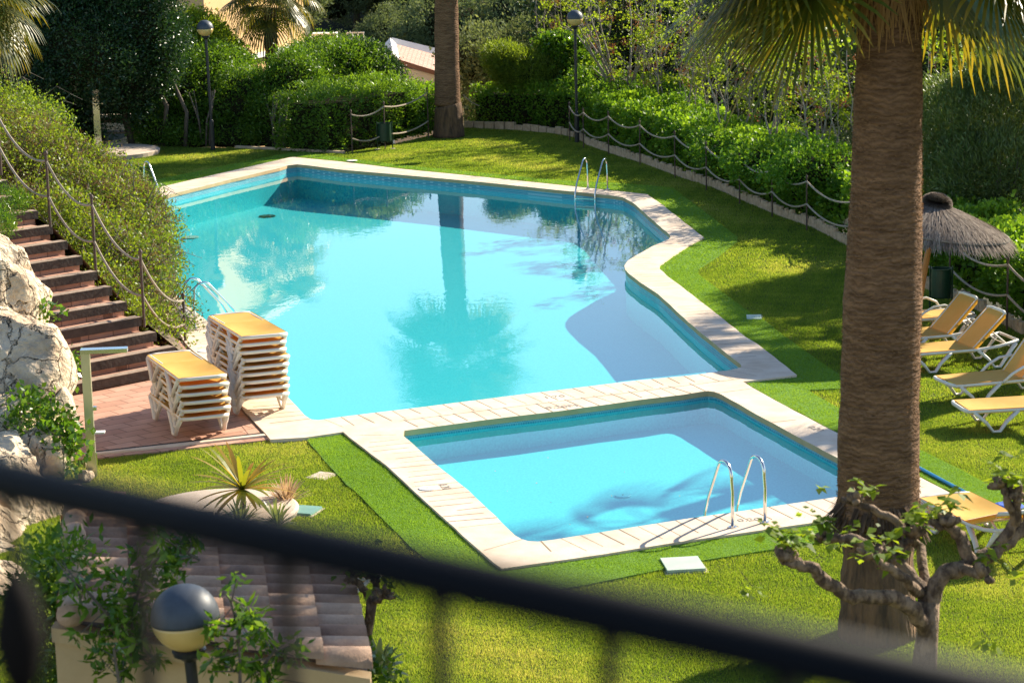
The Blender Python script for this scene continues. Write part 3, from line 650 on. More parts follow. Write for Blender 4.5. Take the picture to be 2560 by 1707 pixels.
# right: oleander, far dark trees, stemmy shrubs
bush('oleander', [ex(2440, 330, 47, 1.15, 1.0, 1.35), ex(2530, 300, 46.5, 1.1, 1.0, 1.5), ex(2400, 420, 46.5, .8, .8, .75), ex(2500, 430, 45.5, 1.1, .8, .7)], 8500, 11, .11, .18, l_olean, 'tall narrow leaved oleander behind the straw parasol', clr=.13, up=.9, docore=False, trunk=stems(9.6, 46, 14, 2.6, .03, .7, -.5))
def stemmy(x, y, z, n, h, spread, nleaf, label, red=.2, lm=None, seed=0, L=.075, r0=.026, fan=False):
    root = empty('stemmy_shrub', (x, y, z), 0, label, 'shrub', 'bare stemmed shrubs beyond the right hedge')
    m_ = MB(); tips = []
    for i in range(n):
        a = rnd.uniform(0, 6.28); s_ = spread*(rnd.uniform(.4, 1.15) if fan else rnd.uniform(.1, .6)); p = Vector((rnd.uniform(-1, 1)*spread*(.08 if fan else .6), rnd.uniform(-.5, .5)*(.3 if fan else 1), 0)); o0 = p.copy(); L_ = [p]; k = 7; hh = h*rnd.uniform(.6, 1)
        rr_ = r0*rnd.uniform(.6, 1.3)
        for j in range(1, k+1):
            f = j/k; p = o0+Vector((math.cos(a)*s_*f+rnd.uniform(-.05, .05), math.sin(a)*s_*f+rnd.uniform(-.05, .05), hh*f)); L_.append(p)
            for q in range(1 if j < 3 else 2):
                if rnd.random() < .3: continue
                b = rnd.uniform(0, 6.28); l = rnd.uniform(.2, .5); t_ = p+Vector((math.cos(b)*l, math.sin(b)*l, l*rnd.uniform(.3, 1.1))); m_.tube([p, t_], [rr_*.4, rr_*.18], 4, False); tips.append((t_, f))
        m_.tube(L_, [rr_*(1-.7*j/k) for j in range(k+1)], 6); tips.append((L_[-1], 1))
    m_.build('stem', m_stem, root, True)
    T = np.array([[t[0].x, t[0].y, t[0].z] for t in tips]); T = T[(rng.random(len(T)) < .62) & ((T[:, 2] > h*.3) | (rng.random(len(T)) < .25))]; ca = rng.random(len(T)); nc = len(T)
    i = rng.choice(nc, nleaf); sub = T[i]+rng.normal(size=(nleaf, 3))*np.array([.13, .13, .06])
    A = ca[i]*.5+.5*rng.random(nleaf); k = sub[:, 2] > .1
    quads('foliage', leafquads(sub[k], L, .8, None, 0, .15), A[k], lm or l_lime, root)
    if red:
        j = rng.choice(nc, int(nc*red)+1); P = np.repeat(T[j]+rng.normal(size=(len(j), 3))*.12, 40, 0)+rng.normal(size=(len(j)*40, 3))*.07
        quads('seed_foliage', leafquads(P, .045, .6), rng.random(len(P)), l_red, root)
    return root
def gz(x, y): return max(-6.5, hz(x, y))
spots = [(1560, 235, 71, 14, 4.0, 1.7, 3800, 'wide many stemmed shrub fanning out just right of the right lamp post', .25),
 (1420, 190, 78, 12, 4.4, 1.6, 3400, 'tall thin stemmed shrub with reddish seed heads behind the right lamp globe', .5),
 (1500, 170, 84, 12, 4.4, 1.9, 3400, 'pale green stemmy shrub far back between the lamp and the fronds', .3),
 (1680, 260, 66, 12, 3.6, 1.6, 3600, 'stemmy shrub half under the left tips of the near palm fronds', .3),
 (1790, 290, 62, 13, 3.6, 1.5, 3800, 'stemmy shrub with dark upright stems left of the near palm trunk', .3),
 (1720, 180, 76, 12, 4.2, 2.0, 3600, 'taller stemmy shrub in the second row under the near palm fronds', .3),
 (1900, 200, 70, 12, 4.2, 2.0, 3600, 'second row stemmy shrub left of the near palm trunk', .35),
 (1880, 320, 57, 13, 3.4, 1.4, 3600, 'second stemmy shrub left of the near palm trunk with green tufts', .3),
 (1985, 350, 53.5, 13, 3.2, 1.3, 3600, 'stemmy shrub growing right against the left side of the near palm trunk', .4),
 (2100, 380, 50, 10, 3.0, 1.1, 2600, 'stemmy shrub mostly hidden behind the near palm trunk', .3),
 (2330, 420, 50, 12, 3.4, 1.3, 3400, 'airy yellow-green shrub right of the near palm trunk above the parasol', .15)]
for px, py, Y, n, h, sp, nl, lab, rd in spots:
    p = D(px, py-(12 if Y < 68 else 0), Y+(3.5 if Y < 68 else 0)); z = p.z-.6; stemmy(p.x, p.y, z, n, h, sp, int(nl*(.45 if px == 1560 else .62)), lab, rd, fan=(px == 1560), r0=(.045 if px == 1560 else .026))
# thicket understory behind the hedge (mass)
und = []
for px, py, Y in ((1500,190,70),(1600,220,68),(1700,270,64),(1790,320,60),(1880,350,56),(1960,380,53),(2060,400,50),(2330,480,47.5),(2450,520,44)):
    und.append(ex(px, py+25, Y+2.2, 1.5, 1.0, .45))
bush('undergrowth', und, 7000, 10, .085, .6, l_ivy, 'low mixed undergrowth rising just behind the right hedge', cat='undergrowth', clr=.12, zmin=-3)
# dark backdrop trees on the right slope
specs = [(1560,60,92,4,3,3.4,'dark evergreen tree behind the right lamp globe'),(1720,60,86,3.6,3,3.6,'dark evergreen tree behind the left fronds of the near palm'),(1880,90,80,3.2,3,3.6,'dark evergreen tree directly left of the near palm trunk top'),(2040,110,74,3,2.6,3.4,'dark evergreen tree behind the near palm trunk'),(2300,120,64,2.6,2.4,3.0,'grey-green tree right of the near palm trunk top'),(2480,120,58,2.4,2.2,2.6,'grey-green tree in the top right corner')]
for px, py, Y, a, b, c, lab in specs:
    e = [ex(px, py, Y, a, b, c*.8), ex(px+rnd.uniform(-60, 60), py+90, Y-1, a*.8, b*.8, c*.7), ex(px+rnd.uniform(-90, 90), py-40, Y+1, a*.7, b*.8, c*.6)]
    p = D(px, py, Y)
    e = e+[ex(px+rnd.uniform(-130, 130), py+rnd.uniform(-80, 150), Y+rnd.uniform(-1.5, .5), a*rnd.uniform(.25, .5), b*.5, c*rnd.uniform(.2, .4)) for _ in range(7)]
    bush('evergreen_tree', e, 5200 if px < 2200 else 9000, 10, .16 if px < 2200 else .085, .3, l_dark if px < 2200 else l_olean, lab, cat='tree', clr=.28, zmin=-12, trunk=[([(p.x, p.y, p.z-c-3), (p.x+.2, p.y, p.z)], [.25, .12])])

# far hillside pines: one set of prototypes, copied
protos = []
for v in range(4):
    root = empty('pine_tree', (0, 0, 0), 0, 'grey-green pine on the far hillside among many others', 'tree', 'pines on the far hillside')
    e = [(0, 0, 5.2, 2.6, 2.6, 2.3)] + [(rnd.uniform(-1.6, 1.6), rnd.uniform(-1.6, 1.6), rnd.uniform(3.0, 6.8), rnd.uniform(1.1, 1.9), rnd.uniform(1.1, 1.9), rnd.uniform(.8, 1.4)) for _ in range(8)]
    P, O, A = blobpts(e, 3400, 14, .17, .22, .5, .3); quads('crown', leafquads(P, .15, .45, O, .6, .5), A, l_pine, root); core(e, root, .8)
    t_ = MB(); t_.tube([(0, 0, -1), (.2, .1, 2.5), (0, 0, 5.5)], [.22, .17, .08], 7)
    for k in range(5):
        a = rnd.uniform(0, 6.28); zz = rnd.uniform(2.2, 4.5); t_.tube([(0, 0, zz), (math.cos(a)*1.6, math.sin(a)*1.6, zz+1)], [.07, .03], 5)
    t_.build('trunk', m_twig, root, True)
    protos.append(root)
n_p = 0
for row in range(13):
    Y = 104 + row*16
    n = int(Y*.27/5.6)+1
    for i in range(n):
        x = (-.14+ .27*(i+rnd.uniform(.1, .9))/n)*Y*.9; y = Y+rnd.uniform(-6, 6)
        if -9 < x < 1 and y < 112: continue
        z = hz(x, y); o = protos[n_p] if n_p < 4 else copy_tree(protos[n_p % 4])
        s_ = rnd.uniform(.7, 1.5); o.location = (x, y, z-.3); o.rotation_euler = (0, 0, rnd.uniform(0, 6.28)); o.scale = (s_, s_, s_*rnd.uniform(.8, 1.1)); n_p += 1

# ------------------------------------------------------------------ buildings beyond
hs = empty('yellow_house', (0, 0, 0), 0, 'tall ochre rendered house behind the hanging palm at the top left', 'house')
b1 = D(425, 40, 84); b2 = D(512, 60, 80); b3 = D(760, 60, 90)
def prism(loop, z0, z1):
    m_ = MB(); m_.wall(loop, z0, z1); m_.poly(loop, (), z1); return m_
lp = [(b1.x, b1.y), (b2.x, b2.y), (b3.x, b3.y), (b3.x-3.5, b3.y+8), (b1.x-1.5, b1.y+9)]
prism(lp, -3, 7.4).build('wall', m_yellowwall, hs)
cc = Vector(lp[1]).lerp(Vector(lp[2]), .5); ang = math.atan2(lp[2][1]-lp[1][1], lp[2][0]-lp[1][0]); L_ = (Vector(lp[2])-Vector(lp[1])).length
MB().box((cc.x-.0, cc.y-.1, 1.55), (L_, .3, .16), ang).build('ledge', m_whitewall, hs)
MB().box((cc.x, cc.y-.1, 7.5), (L_+.6, .6, .2), ang).build('cornice', m_whitewall, hs)
wb = empty('white_house', (0, 0, 0), 0, 'low white house whose tiled mono-pitch roof shows left of the thick palm', 'house')
TL, TR = D(990, 112, 106), D(1140, 152, 106); BL, BR = D(998, 152, 100), D(1140, 196, 100)
m_ = MB(); up = Vector((0, 0, .05)); m_.add([BL+up, BR+up, TR+up, TL+up, BL-up*3, BR-up*3, TR-up*3, TL-up*3], [(0,1,2,3),(7,6,5,4),(0,4,5,1),(1,5,6,2),(2,6,7,3),(3,7,4,0)]); m_.build('roof', m_roofpink, wb)
m_ = MB()
m_.tube([TL+Vector((-.25, 0, .05)), TR+Vector((0, 0, .05))], .28, 4); m_.tube([TL+Vector((-.25, 0, .05)), BL+Vector((-.25, 0, .05))], .26, 4); m_.build('parapet', m_whitewall, wb)
m_ = MB(); m_.add([BL+Vector((-.3,.15,-.17)), BR+Vector((.3,.15,-.17)), TR+Vector((.3,-.1,-.3)), TL+Vector((-.3,-.1,-.3)), (BL.x-.3, BL.y+.15, -8), (BR.x+.3, BR.y+.15, -8), (TR.x+.3, TR.y-.1, -8), (TL.x-.3, TL.y-.1, -8)], [(0,1,5,4),(1,2,6,5),(2,3,7,6),(3,0,4,7)]); m_.build('wall', m_whitewall, wb)
p = D(812, 92, 96); cm = empty('rooftop_unit', p, 0, 'small white rooftop unit and frame peeking above the shrubs', 'rooftop unit')
MB().box((0, 0, -.1), (1.0, .8, .5)).build('casing', m_whitewall, cm)
m_ = MB()
for k in range(4): m_.tube([(.9+.22*k, 0, -.5), (.9+.22*k, 0, .12)], .03, 5)
m_.tube([(.9, 0, .12), (1.6, 0, .12)], .03, 5); m_.build('frame', m_whitewall, cm)
# wall, chain link and bench behind the far shower
p = G(455, 372); cl = empty('chain_link_fence', (0, 0, 0), 0, 'grey chain link fence behind the shrubs left of the left lamp post', 'fence')
m_ = MB()
a, b = G(330, 366), G(560, 368)
a = a+Vector((0, 1.6, 0)); b = b+Vector((0, 1.6, 0)); n = 46
for i in range(n):
    for sg in (1, -1):
        p0 = a.lerp(b, i/n); k = int(1.3/((b-a).length/n)); j = min(n, max(0, i+sg*k)); f = abs(j-i)/k
        m_.tube([(p0.x, p0.y+.01*sg, 0 ), (a.lerp(b, j/n).x, p0.y+.01*sg, 1.3*f)], .006, 3, False)
m_.build('mesh', l_mesh, cl)
m_ = MB(); [m_.tube([a.lerp(b, i/3), a.lerp(b, i/3)+Vector((0, 0, 1.4))], .03, 6) for i in range(4)]; m_.build('post', l_mesh, cl)
bn = empty('bench', G(330, 365), R(-8), 'weathered wooden bench behind the round shower pad', 'bench')
MB().box((0, 0, .42), (2.1, .4, .06)).build('seat', m_plank, bn); MB().box((0, .22, .75), (2.1, .05, .16)).build('backrest', m_plank, bn)
for s_ in (-.9, .9): MB().box((s_, 0, .2), (.08, .36, .4)).build('leg', m_wood, bn)
gw = empty('garden_wall', (0, 0, 0), 0, 'low pale stone garden wall glimpsed between shrub stems behind the lawn', 'wall')
a, b = G(180, 360), G(900, 362); m_ = MB(); m_.box(((a.x+b.x)/2, a.y+3.2, .25), (abs(b.x-a.x), .25, .6)); m_.build('wall', m_rock, gw)
kerb = MB(); a, b = G(590, 371), G(860, 385)
kerb.box(((a.x+b.x)/2, (a.y+b.y)/2, .03), ((b-a).length, .12, .1), math.atan2(b.y-a.y, b.x-a.x)); tag(kerb.build('kerb', m_log), kind='structure')

# ------------------------------------------------------------------ log edging along the hedge
def edging(i0, i1, label, r, hmean, mat_, block=False):
    m_ = MB(); P0 = footw[i0:i1+1]
    for a, b in zip(P0[:-1], P0[1:]):
        L_ = (b-a).length; step = r*2.05; n = int(L_/step)
        for k in range(n):
            p = a.lerp(b, (k+.5)/n); h = hmean*rnd.uniform(.8, 1.25); ang = math.atan2(b.y-a.y, b.x-a.x)+rnd.uniform(-.08, .08)
            if block: m_.box((p.x, p.y+.02+rnd.uniform(-.02, .02), h/2), (r*1.9, .12, h), ang)
            else: m_.tube([(p.x, p.y+.05, -.02), (p.x+rnd.uniform(-.02, .02), p.y+.05+rnd.uniform(-.02, .02), h)], r*rnd.uniform(.85, 1.1), 7)
    o = m_.build('log_edging', mat_); return tag(o, label, 'garden edging')
edging(10, 13, 'row of squat stone blocks edging the lawn between thick palm and lamp', .17, .2, m_log, True)
edging(13, 25, 'half log roll edging along the foot of the right ivy hedge', .055, .2, m_log)

# ------------------------------------------------------------------ rope fences
def rope(a, b, sag, r=.016, n=12):
    a, b = Vector(a), Vector(b); out = []
    for i in range(n+1):
        t = i/n; p = a.lerp(b, t); p.z -= sag*4*t*(1-t); out.append(p)
    m_ = MB(); m_.tube(out, r, 6); return m_
def rope_fence(posts, hgts, label, hs_=(.92, .5), sags=.16, pr=.02, rr=.016, grp=None, lastlow=True, mpost=None):
    root = empty('rope_fence', (0, 0, 0), 0, label, 'rope fence')
    for p, h in zip(posts, hgts):
        m_ = MB(); m_.tube([p, (p[0], p[1], p[2]+h)], pr, 8); m_.lathe((p[0], p[1], p[2]+h-.02), [(pr*1.5, 0), (pr*1.6, .03), (.003, .08)], 8); m_.build('post', mpost or m_iron, root)
    for i in range(len(posts)-1):
        for f in hs_:
            a = Vector(posts[i])+Vector((0, 0, hgts[i]*f)); b = Vector(posts[i+1])+Vector((0, 0, hgts[i+1]*f))
            rope(a, b, sags, rr).build('rope', m_rope, root)
    return root
sp = [G(464, 860, .0), G(361, 817, .62), G(240, 682, 1.3), G(126, 568, 2.0), D(2, 420, 42.3)]
sp[4].z = 2.7
rope_fence(sp, [.85, 1.25, 1.3, 1.28, 1.2], 'two strand rope handrail on rusty posts beside the stairs', (.9, .42), .24, .024, .02)
# right hedge
rpx = [(1443,352,1.0),(1478,370,1.0),(1541,386,1.05),(1620,412,1.05),(1708,443,1.05),(1787,475,1.05),(1871,508,1.05),(1953,541,1.05),(2040,574,1.05),(2160,632,1.05),(2290,690,1.05),(2400,745,1.05),(2545,822,1.1),(2700,900,1.05)]
rope_fence([G(x, y)+Vector((-.22, -.14, 0)) for x, y, h in rpx], [h*1.12 for x, y, h in rpx], 'long two strand rope fence in front of the right ivy hedge', (.92, .5), .17, .018, .021)
lpx = [(882,381),(964,372),(1072,345)]
rope_fence([G(x, y)+Vector((0, -.2, 0)) for x, y in lpx], [1.2, 1.35, 1.5], 'rope fence behind the far green bin left of the thick palm', (.92, .35), .14, .018, .022)
lpx = [(1172,330),(1240,330),(1443,352)]
rope(G(1160,325)+Vector((0,-.1,1.1)), G(1200,325)+Vector((0,-.1,.75)), .05).build('rope_end', m_rope, tag(empty('hedge_rope', (0,0,0)), 'short loose rope hanging on the hedge right of the thick palm', 'rope'))

# ------------------------------------------------------------------ stairs
e_ = Vector((.79, .61, 0)).normalized(); r_ = Vector((-.61, .79, 0)).normalized()
STR = .195
def sr(k): return G(386-37.1*(k-3), 832-38.0*(k-3), STR*k)
e_ = Vector((.72, .69, 0)).normalized()
for k in range(1, 15):
    q = sr(k); q = q + e_*(.12 if k < 3 else .04); q.z = 0
    r_ = Vector((-e_.y, e_.x, 0)); wdt = 3.2
    c = q - e_*(wdt/2); z1 = STR*k; rt = math.atan2(e_.y, e_.x)
    t_ = MB(); t_.box((c.x+r_.x*.38, c.y+r_.y*.38, z1/2-.02), (wdt-.04, .62, z1-.03), rt)
    stair = t_.build('stair_step', m_terra)
    tag(stair, ['lowest','second','third','fourth','fifth','sixth','seventh','eighth','ninth','tenth','eleventh','twelfth','thirteenth','fourteenth'][k-1]+' terracotta step of the stairs counted from the terrace', 'step', 'steps of the garden stairs')
    s_ = MB(); s_.box((c.x+r_.x*.09, c.y+r_.y*.09, z1-.07), (wdt, .19, .14), rt); s_.build('sleeper', m_wood, stair)
    s2 = MB(); s2.box((c.x+r_.x*.09, c.y+r_.y*.09, z1+.006), (wdt-.02, .185, .008), rt); s2.build('sleeper_top', m_sleeptop, stair)

# ------------------------------------------------------------------ rocks on the left
def rock(c, s3, seed, label, n1=26, n2=34, rot=0):
    r2 = np.random.default_rng(seed); NP = 26; k = r2.normal(size=(NP, 3)); k = unit(k); off = r2.uniform(.66, 1.0, NP)
    vs = []; fs = []; n1, n2 = 60, 80; fr_ = r2.uniform(0, 6, 8)
    def fbm(p, f):
        v = 0; a = 1
        for o_ in range(4):
            v += a*(1-2*abs(math.sin(p[0]*f+fr_[o_]+1.3*math.sin(p[1]*f*.8+fr_[o_+1]))*math.cos(p[2]*f*1.1+fr_[o_+2]+math.sin(p[0]*f*.7)))); f *= 2.1; a *= .5
        return v
    for i in range(n1+1):
        th = math.pi*i/n1
        for j in range(n2):
            a = 2*math.pi*j/n2; d = np.array([math.sin(th)*math.cos(a), math.sin(th)*math.sin(a), math.cos(th)])
            dots = k@d; m0 = dots > .05; r0 = min(1.15, float(np.min(off[m0]/dots[m0])))
            w_ = d*np.array(s3)
            r0 += .035/max(.3, max(s3))*fbm(w_*2.2, 1.0)
            v = d*r0*np.array(s3)
            vs.append((c[0]+v[0]*math.cos(rot)-v[1]*math.sin(rot), c[1]+v[0]*math.sin(rot)+v[1]*math.cos(rot), c[2]+v[2]))
    for i in range(n1):
        for j in range(n2): fs.append((i*n2+j, (i+1)*n2+j, (i+1)*n2+(j+1) % n2, i*n2+(j+1) % n2))
    o = MB().add(vs, fs).build('boulder', m_rock, None, True)
    return tag(o, label, 'boulder', 'limestone boulders on the left')
def rk(px, py, Y, s3, seed, label, rot=0):
    p = D(px, py, Y); k = 1.0 if s3[0] < .3 else 1.12; return rock(p, tuple(q*k for q in s3), seed, label, rot=rot)
rk(-8, 715, 33.8, (.50, .7, .68), 1, 'pale boulder at the top of the rock face by the upper steps')
rk(28, 770, 33.2, (.34, .5, .40), 2, 'rounded boulder in the rock face beside the middle steps')
rk(-20, 800, 33, (.75, .8, .9), 3, 'large boulder at the left edge beside the middle steps')
rk(52, 880, 32.6, (.42, .6, .55), 4, 'boulder bulging towards the lower steps in the rock face')
rk(10, 960, 32, (.75, .8, .9), 5, 'broad cream boulder at the left edge level with the shower arm')
rk(105, 985, 32, (.36, .5, .62), 6, 'upright pale boulder beside the lowest steps')
rk(150, 1080, 31.6, (.2, .45, .62), 7, 'narrow boulder just left of the near shower post')
rk(20, 1130, 31, (.6, .7, .7), 8, 'boulder just above the railing at the left edge')
rk(110, 1150, 30.5, (.38, .5, .5), 9, 'small boulder under the climbing vine above the railing')
rk(45, 1330, 29, (.62, .7, 1.0), 10, 'tall smooth boulder seen under the railing at the left')
rk(-40, 1450, 28, (.7, .8, .9), 11, 'grey boulder under the railing at the left edge')
rk(150, 1290, 30.2, (.22, .3, .3), 12, 'small brown stone beside the roof ridge')
rk(60, 1500, 27.6, (.42, .5, .75), 16, 'mid sized boulder between the railing posts at the left')
rk(120, 1420, 28.6, (.3, .4, .5), 17, 'small boulder beside the leafy shrub at the garden building')
rk(-20, 1230, 29.6, (.7, .8, .8), 18, 'boulder hidden mostly behind the handrail at the left edge')
rk(10, 1640, 26, (.55, .6, .9), 13, 'lowest boulder in the bottom left corner')
rk(212, 1190, 30.6, (.12, .16, .12), 14, 'small round stone at the foot of the near shower')
back = rk(-150, 1000, 35, (1.6, 1.5, 3.2), 15, 'massive rock face behind the other boulders at the left edge')
def vine(ells, ncl, label, L=.085, mt=None, asp=.7, cat='vine', clr=.1, lump=.05):
    return bush('vine', ells, ncl, 9, L, asp, mt or l_glossy, label, cat=cat, clr=clr, docore=False, lump=lump)
vine([ex(95, 1060, 30.6, .34, .2, .34), ex(150, 1110, 30.3, .22, .2, .35), ex(60, 1010, 31, .14, .15, .14)], 190, 'green climbing vine on the boulders left of the near shower')
vine([ex(155, 910, 32.4, .24, .2, .2), ex(175, 925, 32.2, .14, .14, .12)], 70, 'leafy sprig growing beside the second lowest step')
vine([ex(115, 775, 33.0, .10, .1, .06)], 12, 'tiny green sprig on the rock beside the middle steps')

# ------------------------------------------------------------------ drains, lids, plates
def strip(pa, pb, w_, z, mt, name, parent=None):
    d = (pb-pa); d.z = 0; n_ = Vector((-d.y, d.x, 0)).normalized()*w_/2
    return MB().add([pa-n_+Vector((0,0,z)), pb-n_+Vector((0,0,z)), pb+n_+Vector((0,0,z)), pa+n_+Vector((0,0,z))], [(0,1,2,3)]).build(name, mt, parent)
dr = empty('drain_channel', (0, 0, 0), 0, 'slotted drain channel along the near edge of the terracotta terrace', 'drain')
a, b = G(240, 1136, 0), G(665, 1089, 0); strip(a, b, .15, .036, m_grate, 'channel', dr)
m_ = MB(); n = 42; d = (b-a)/n; nn = Vector((-d.y, d.x, 0)).normalized()
for i in range(n):
    p = a+d*(i+.5)+nn*.01; q = d.normalized()*.028; m_.add([p-q-nn*.045+Vector((0,0,.04)), p+q-nn*.045+Vector((0,0,.04)), p+q+nn*.045+Vector((0,0,.04)), p-q+nn*.045+Vector((0,0,.04))], [(0,1,2,3)])
m_.build('slot', m_drain, dr)
MB().box(((a.x+b.x)/2, (a.y+b.y)/2-.14, .02), ((b-a).length, .1, .07), math.atan2(b.y-a.y, b.x-a.x)).build('kerb', m_coping, dr)
dr = empty('drain_channel', (0, 0, 0), 0, 'brown grated drain running beside the taller lounger stack', 'drain')
a, b = G(575, 985, 0), G(668, 1087, 0); strip(a, b, .17, .041, m_grate, 'channel', dr); 
a2, b2 = G(555, 990, 0), G(640, 1090, 0); strip(a2, b2, .2, .035, m_terra, 'brick_edge', dr)
def lid(px, py, sx, sy, rz, mt, label, h=.04, z=0.0, cat='inspection cover'):
    p = G(px, py, z); o = empty('inspection_cover', p, rz, label, cat)
    MB().box((0, 0, h/2), (sx, sy, h)).build('lid', mt, o); MB().box((0, 0, .004), (sx+.06, sy+.06, .012)).build('frame', m_concrete, o)
    return o
lid(1707, 1417, .44, .50, R(6), m_lid, 'pale green raised inspection cover on the grass below the children pool', .05)
lid(762, 1280, .32, .36, R(-20), m_lidg, 'green inspection cover in the grass beside the dry plant')
lid(806, 1190, .26, .3, R(-30), m_concrete, 'small sandy cover half under grass beside the left turf strip', .015)
lid(1885, 797, .26, .4, R(-5), m_lid, 'small pale cover at the edge of the right turf strip')
def disc(px, py, r, mt, label, z=ZC, h=.012, name='skimmer_lid', cat='skimmer lid', hole=True):
    o = empty(name, G(px, py, z), 0, label, cat); MB().lathe((0, 0, 0), [(r, 0.002), (r, h*.7), (r*.94, h), (.01, h)], 28).build('cover', mt, o)
    if hole: MB().lathe((0, 0, h+.001), [(.012, 0), (.012, .003)], 10).build('finger_hole', m_drain, o)
    return o
disc(1068, 1221, .115, m_white, 'round white skimmer lid set in the left coping of the children pool')
disc(512, 878, .12, m_white, 'round white skimmer lid on the deck behind the lounger stacks')
disc(880, 402, .15, m_white, 'pale flat skimmer lid on the far coping of the large pool', name='skimmer_lid')
ring = lambda px, py, z, r, label, mt=m_lid: disc(px, py, r, mt, label, z, .02, 'floor_drain', 'pool drain')
ring(1557, 1231+9, -.44, .11, 'round drain on the floor of the children pool', m_gresite)
ring(668, 541, -.85, .22, 'dark round drain on the far floor of the large pool', m_bin)
ring(475, 594, -.85, .22, 'pale round drain on the left floor of the large pool', m_lid)
o = empty('pool_light', G(1397, 1060, -.1)+Vector((0, 0, 0)), 0, 'round ring light just under the water at the far wall of the children pool', 'pool light')
p = G(1397, 1060, -.25); o.location = p
MB().lathe((0, 0, 0), [(.17, 0), (.17, .03), (.12, .035), (.11, .02), (.01, .02)], 26).build('ring', m_white, o); 
for i_, (px, py) in enumerate(((1236, 1176), (1370, 1145), (1340, 1208), (1268, 1226), (1380, 1255), (1470, 1290), (1422, 1310), (1530, 1240), (1700, 1240), (1560, 1180), (960, 600), (1130, 530), (640, 560))):
    z_ = (WK if px > 1140 else WB)+.006; p = G(px, py, z_); a = rnd.uniform(0, 6); c_, s_ = math.cos(a), math.sin(a); l = rnd.uniform(.03, .055)
    o = MB().add([(0, 0, 0), (l*.5*c_-l*.25*s_, l*.5*s_+l*.25*c_, .004), (l*c_, l*s_, .001), (l*.5*c_+l*.25*s_, l*.5*s_-l*.25*c_, .004)], [(0, 1, 2, 3)]).build('fallen_leaf', m_log); o.location = p
    tag(o, 'tiny dry brown leaf floating on the pool water', 'leaf', 'fallen leaves on the water')
# lettering on the coping
def text(s_, px, py, size, rz, label, z=ZC+.004):
    c = bpy.data.curves.new('lettering', 'FONT'); c.body = s_; c.size = size; c.extrude = .0008; c.align_x = 'CENTER'
    o = bpy.data.objects.new('depth_marking', c); COL.objects.link(o); p = G(px, py, z); o.location = p; o.rotation_euler = (0, 0, rz)
    dg = bpy.context.evaluated_depsgraph_get(); me = bpy.data.meshes.new_from_object(o.evaluated_get(dg)); bpy.data.objects.remove(o)
    me.materials.append(m_paint); o = bpy.data.objects.new('depth_marking', me); COL.objects.link(o); o.location = p; o.rotation_euler = (0, 0, rz)
    return tag(o, label, 'depth marking')
text('1.70', 1389, 993, .20, R(16), 'faded depth number 1.70 on the dividing coping nearest the large pool')
text('0.20M', 1408, 1018, .20, R(16), 'faded depth number 0.20M on the dividing coping nearest the children pool')
text('0.20', 1102, 1216, .17, R(-75), 'faded depth number beside the white lid on the left coping')
text('0.20', 1876, 1301, .17, R(10), 'faded depth number between the feet of the children pool handrails')
text('0.20', 2032, 1072, .17, R(-62), 'faded depth number on the right coping of the children pool')

# ------------------------------------------------------------------ street lamps
def lamp(p, h, rg, label, tilt=(0, 0), seg=40, base=True):
    o = empty('street_lamp', p, 0, label, 'lamp', 'globe lamps'); o.rotation_euler = (tilt[0], tilt[1], 0)
    zc = h
    m_ = MB(); m_.lathe((0, 0, 0), [(.07, 0), (.07, .85), (.055, .88), (.042, .9), (.042, zc-rg-.06)], 16); m_.build('post', m_black, o, False)
    MB().lathe((0, 0, zc-rg-.08), [(.04, 0), (.085, .04), (.11, .05), (.12, .085), (.10, .1)], 20).build('collar', m_black, o)
    a0 = -.08
    prof = [(rg*math.cos(a), rg*math.sin(a)) for a in [math.radians(t) for t in np.linspace(-88, math.degrees(a0), 16)]]
    MB().lathe((0, 0, zc), prof, seg).build('globe', m_globe, o, True)
    prof = [(1.006*rg*math.cos(a), 1.006*rg*math.sin(a)) for a in [math.radians(t) for t in np.linspace(math.degrees(a0), 89, 18)]]
    MB().lathe((0, 0, zc), prof, seg).build('cap', m_globecap, o, True)
    return o
lamp(G(533, 376), 3.55, .237, 'left far globe lamp on a black post beside the shrubs', (0, R(-1.0)))
lamp(G(1443, 357), 3.60, .235, 'right far globe lamp on a black post in front of the clipped hedge', (0, 0))
p = D(461, 1542, 15.7); lamp((p.x+.157, p.y, 0), p.z, .237, 'near globe lamp standing in front of the tiled roof', (R(0), R(-3.0)), 56)

# ------------------------------------------------------------------ ladders
def ladder(p, ang, h, spread, label, reach=.5, depth=.55, steps=2, drop=0.75):
    """local +x points from deck to water; rails at +-spread/2"""
    o = empty('pool_ladder', p, ang, label, 'pool ladder', 'stainless pool ladders')
    for s_ in (-1, 1):
        y = s_*spread/2; pt = [(0, y, 0), (0, y, h*.55), (.02, y, h*.72)]
        R_ = .17
        for k in range(9):
            a = math.pi - math.pi*.80*k/8
            pt.append((.02+R_+R_*math.cos(a), y, h-R_+R_*math.sin(a)*1.0))
        pt += [(reach*.86, y, h*.32), (reach, y, .02), (reach+.01, y, -.1), (reach+.01, y, -drop)]
        MB().tube(pt, .021, 10).build('handrail', m_steel, o, True)
        MB().lathe((0, y, 0), [(.055, 0.001), (.055, .012), (.025, .022)], 18).build('flange', m_steel, o)
    for k in range(steps):
        MB().box((reach+.01, 0, -.12-.25*k), (.07, spread-.03, .02)).build('tread', m_steel, o)
    return o
def ldir(pa, pb):  # angle of deck->water vector
    d = pb-pa; return math.atan2(d.y, d.x)
a = (G(1832, 1318, ZC)+G(1912, 1305, ZC))/2; b = (G(1760, 1285, ZC)+G(1845, 1272, ZC))/2
ladder(a, ldir(a, b)*0+math.atan2((b-a).y, (b-a).x), .78, (G(1832,1318,ZC)-G(1912,1305,ZC)).length, 'pair of stainless handrails at the near side of the children pool', min(.95, (b-a).length), steps=0, drop=.4)
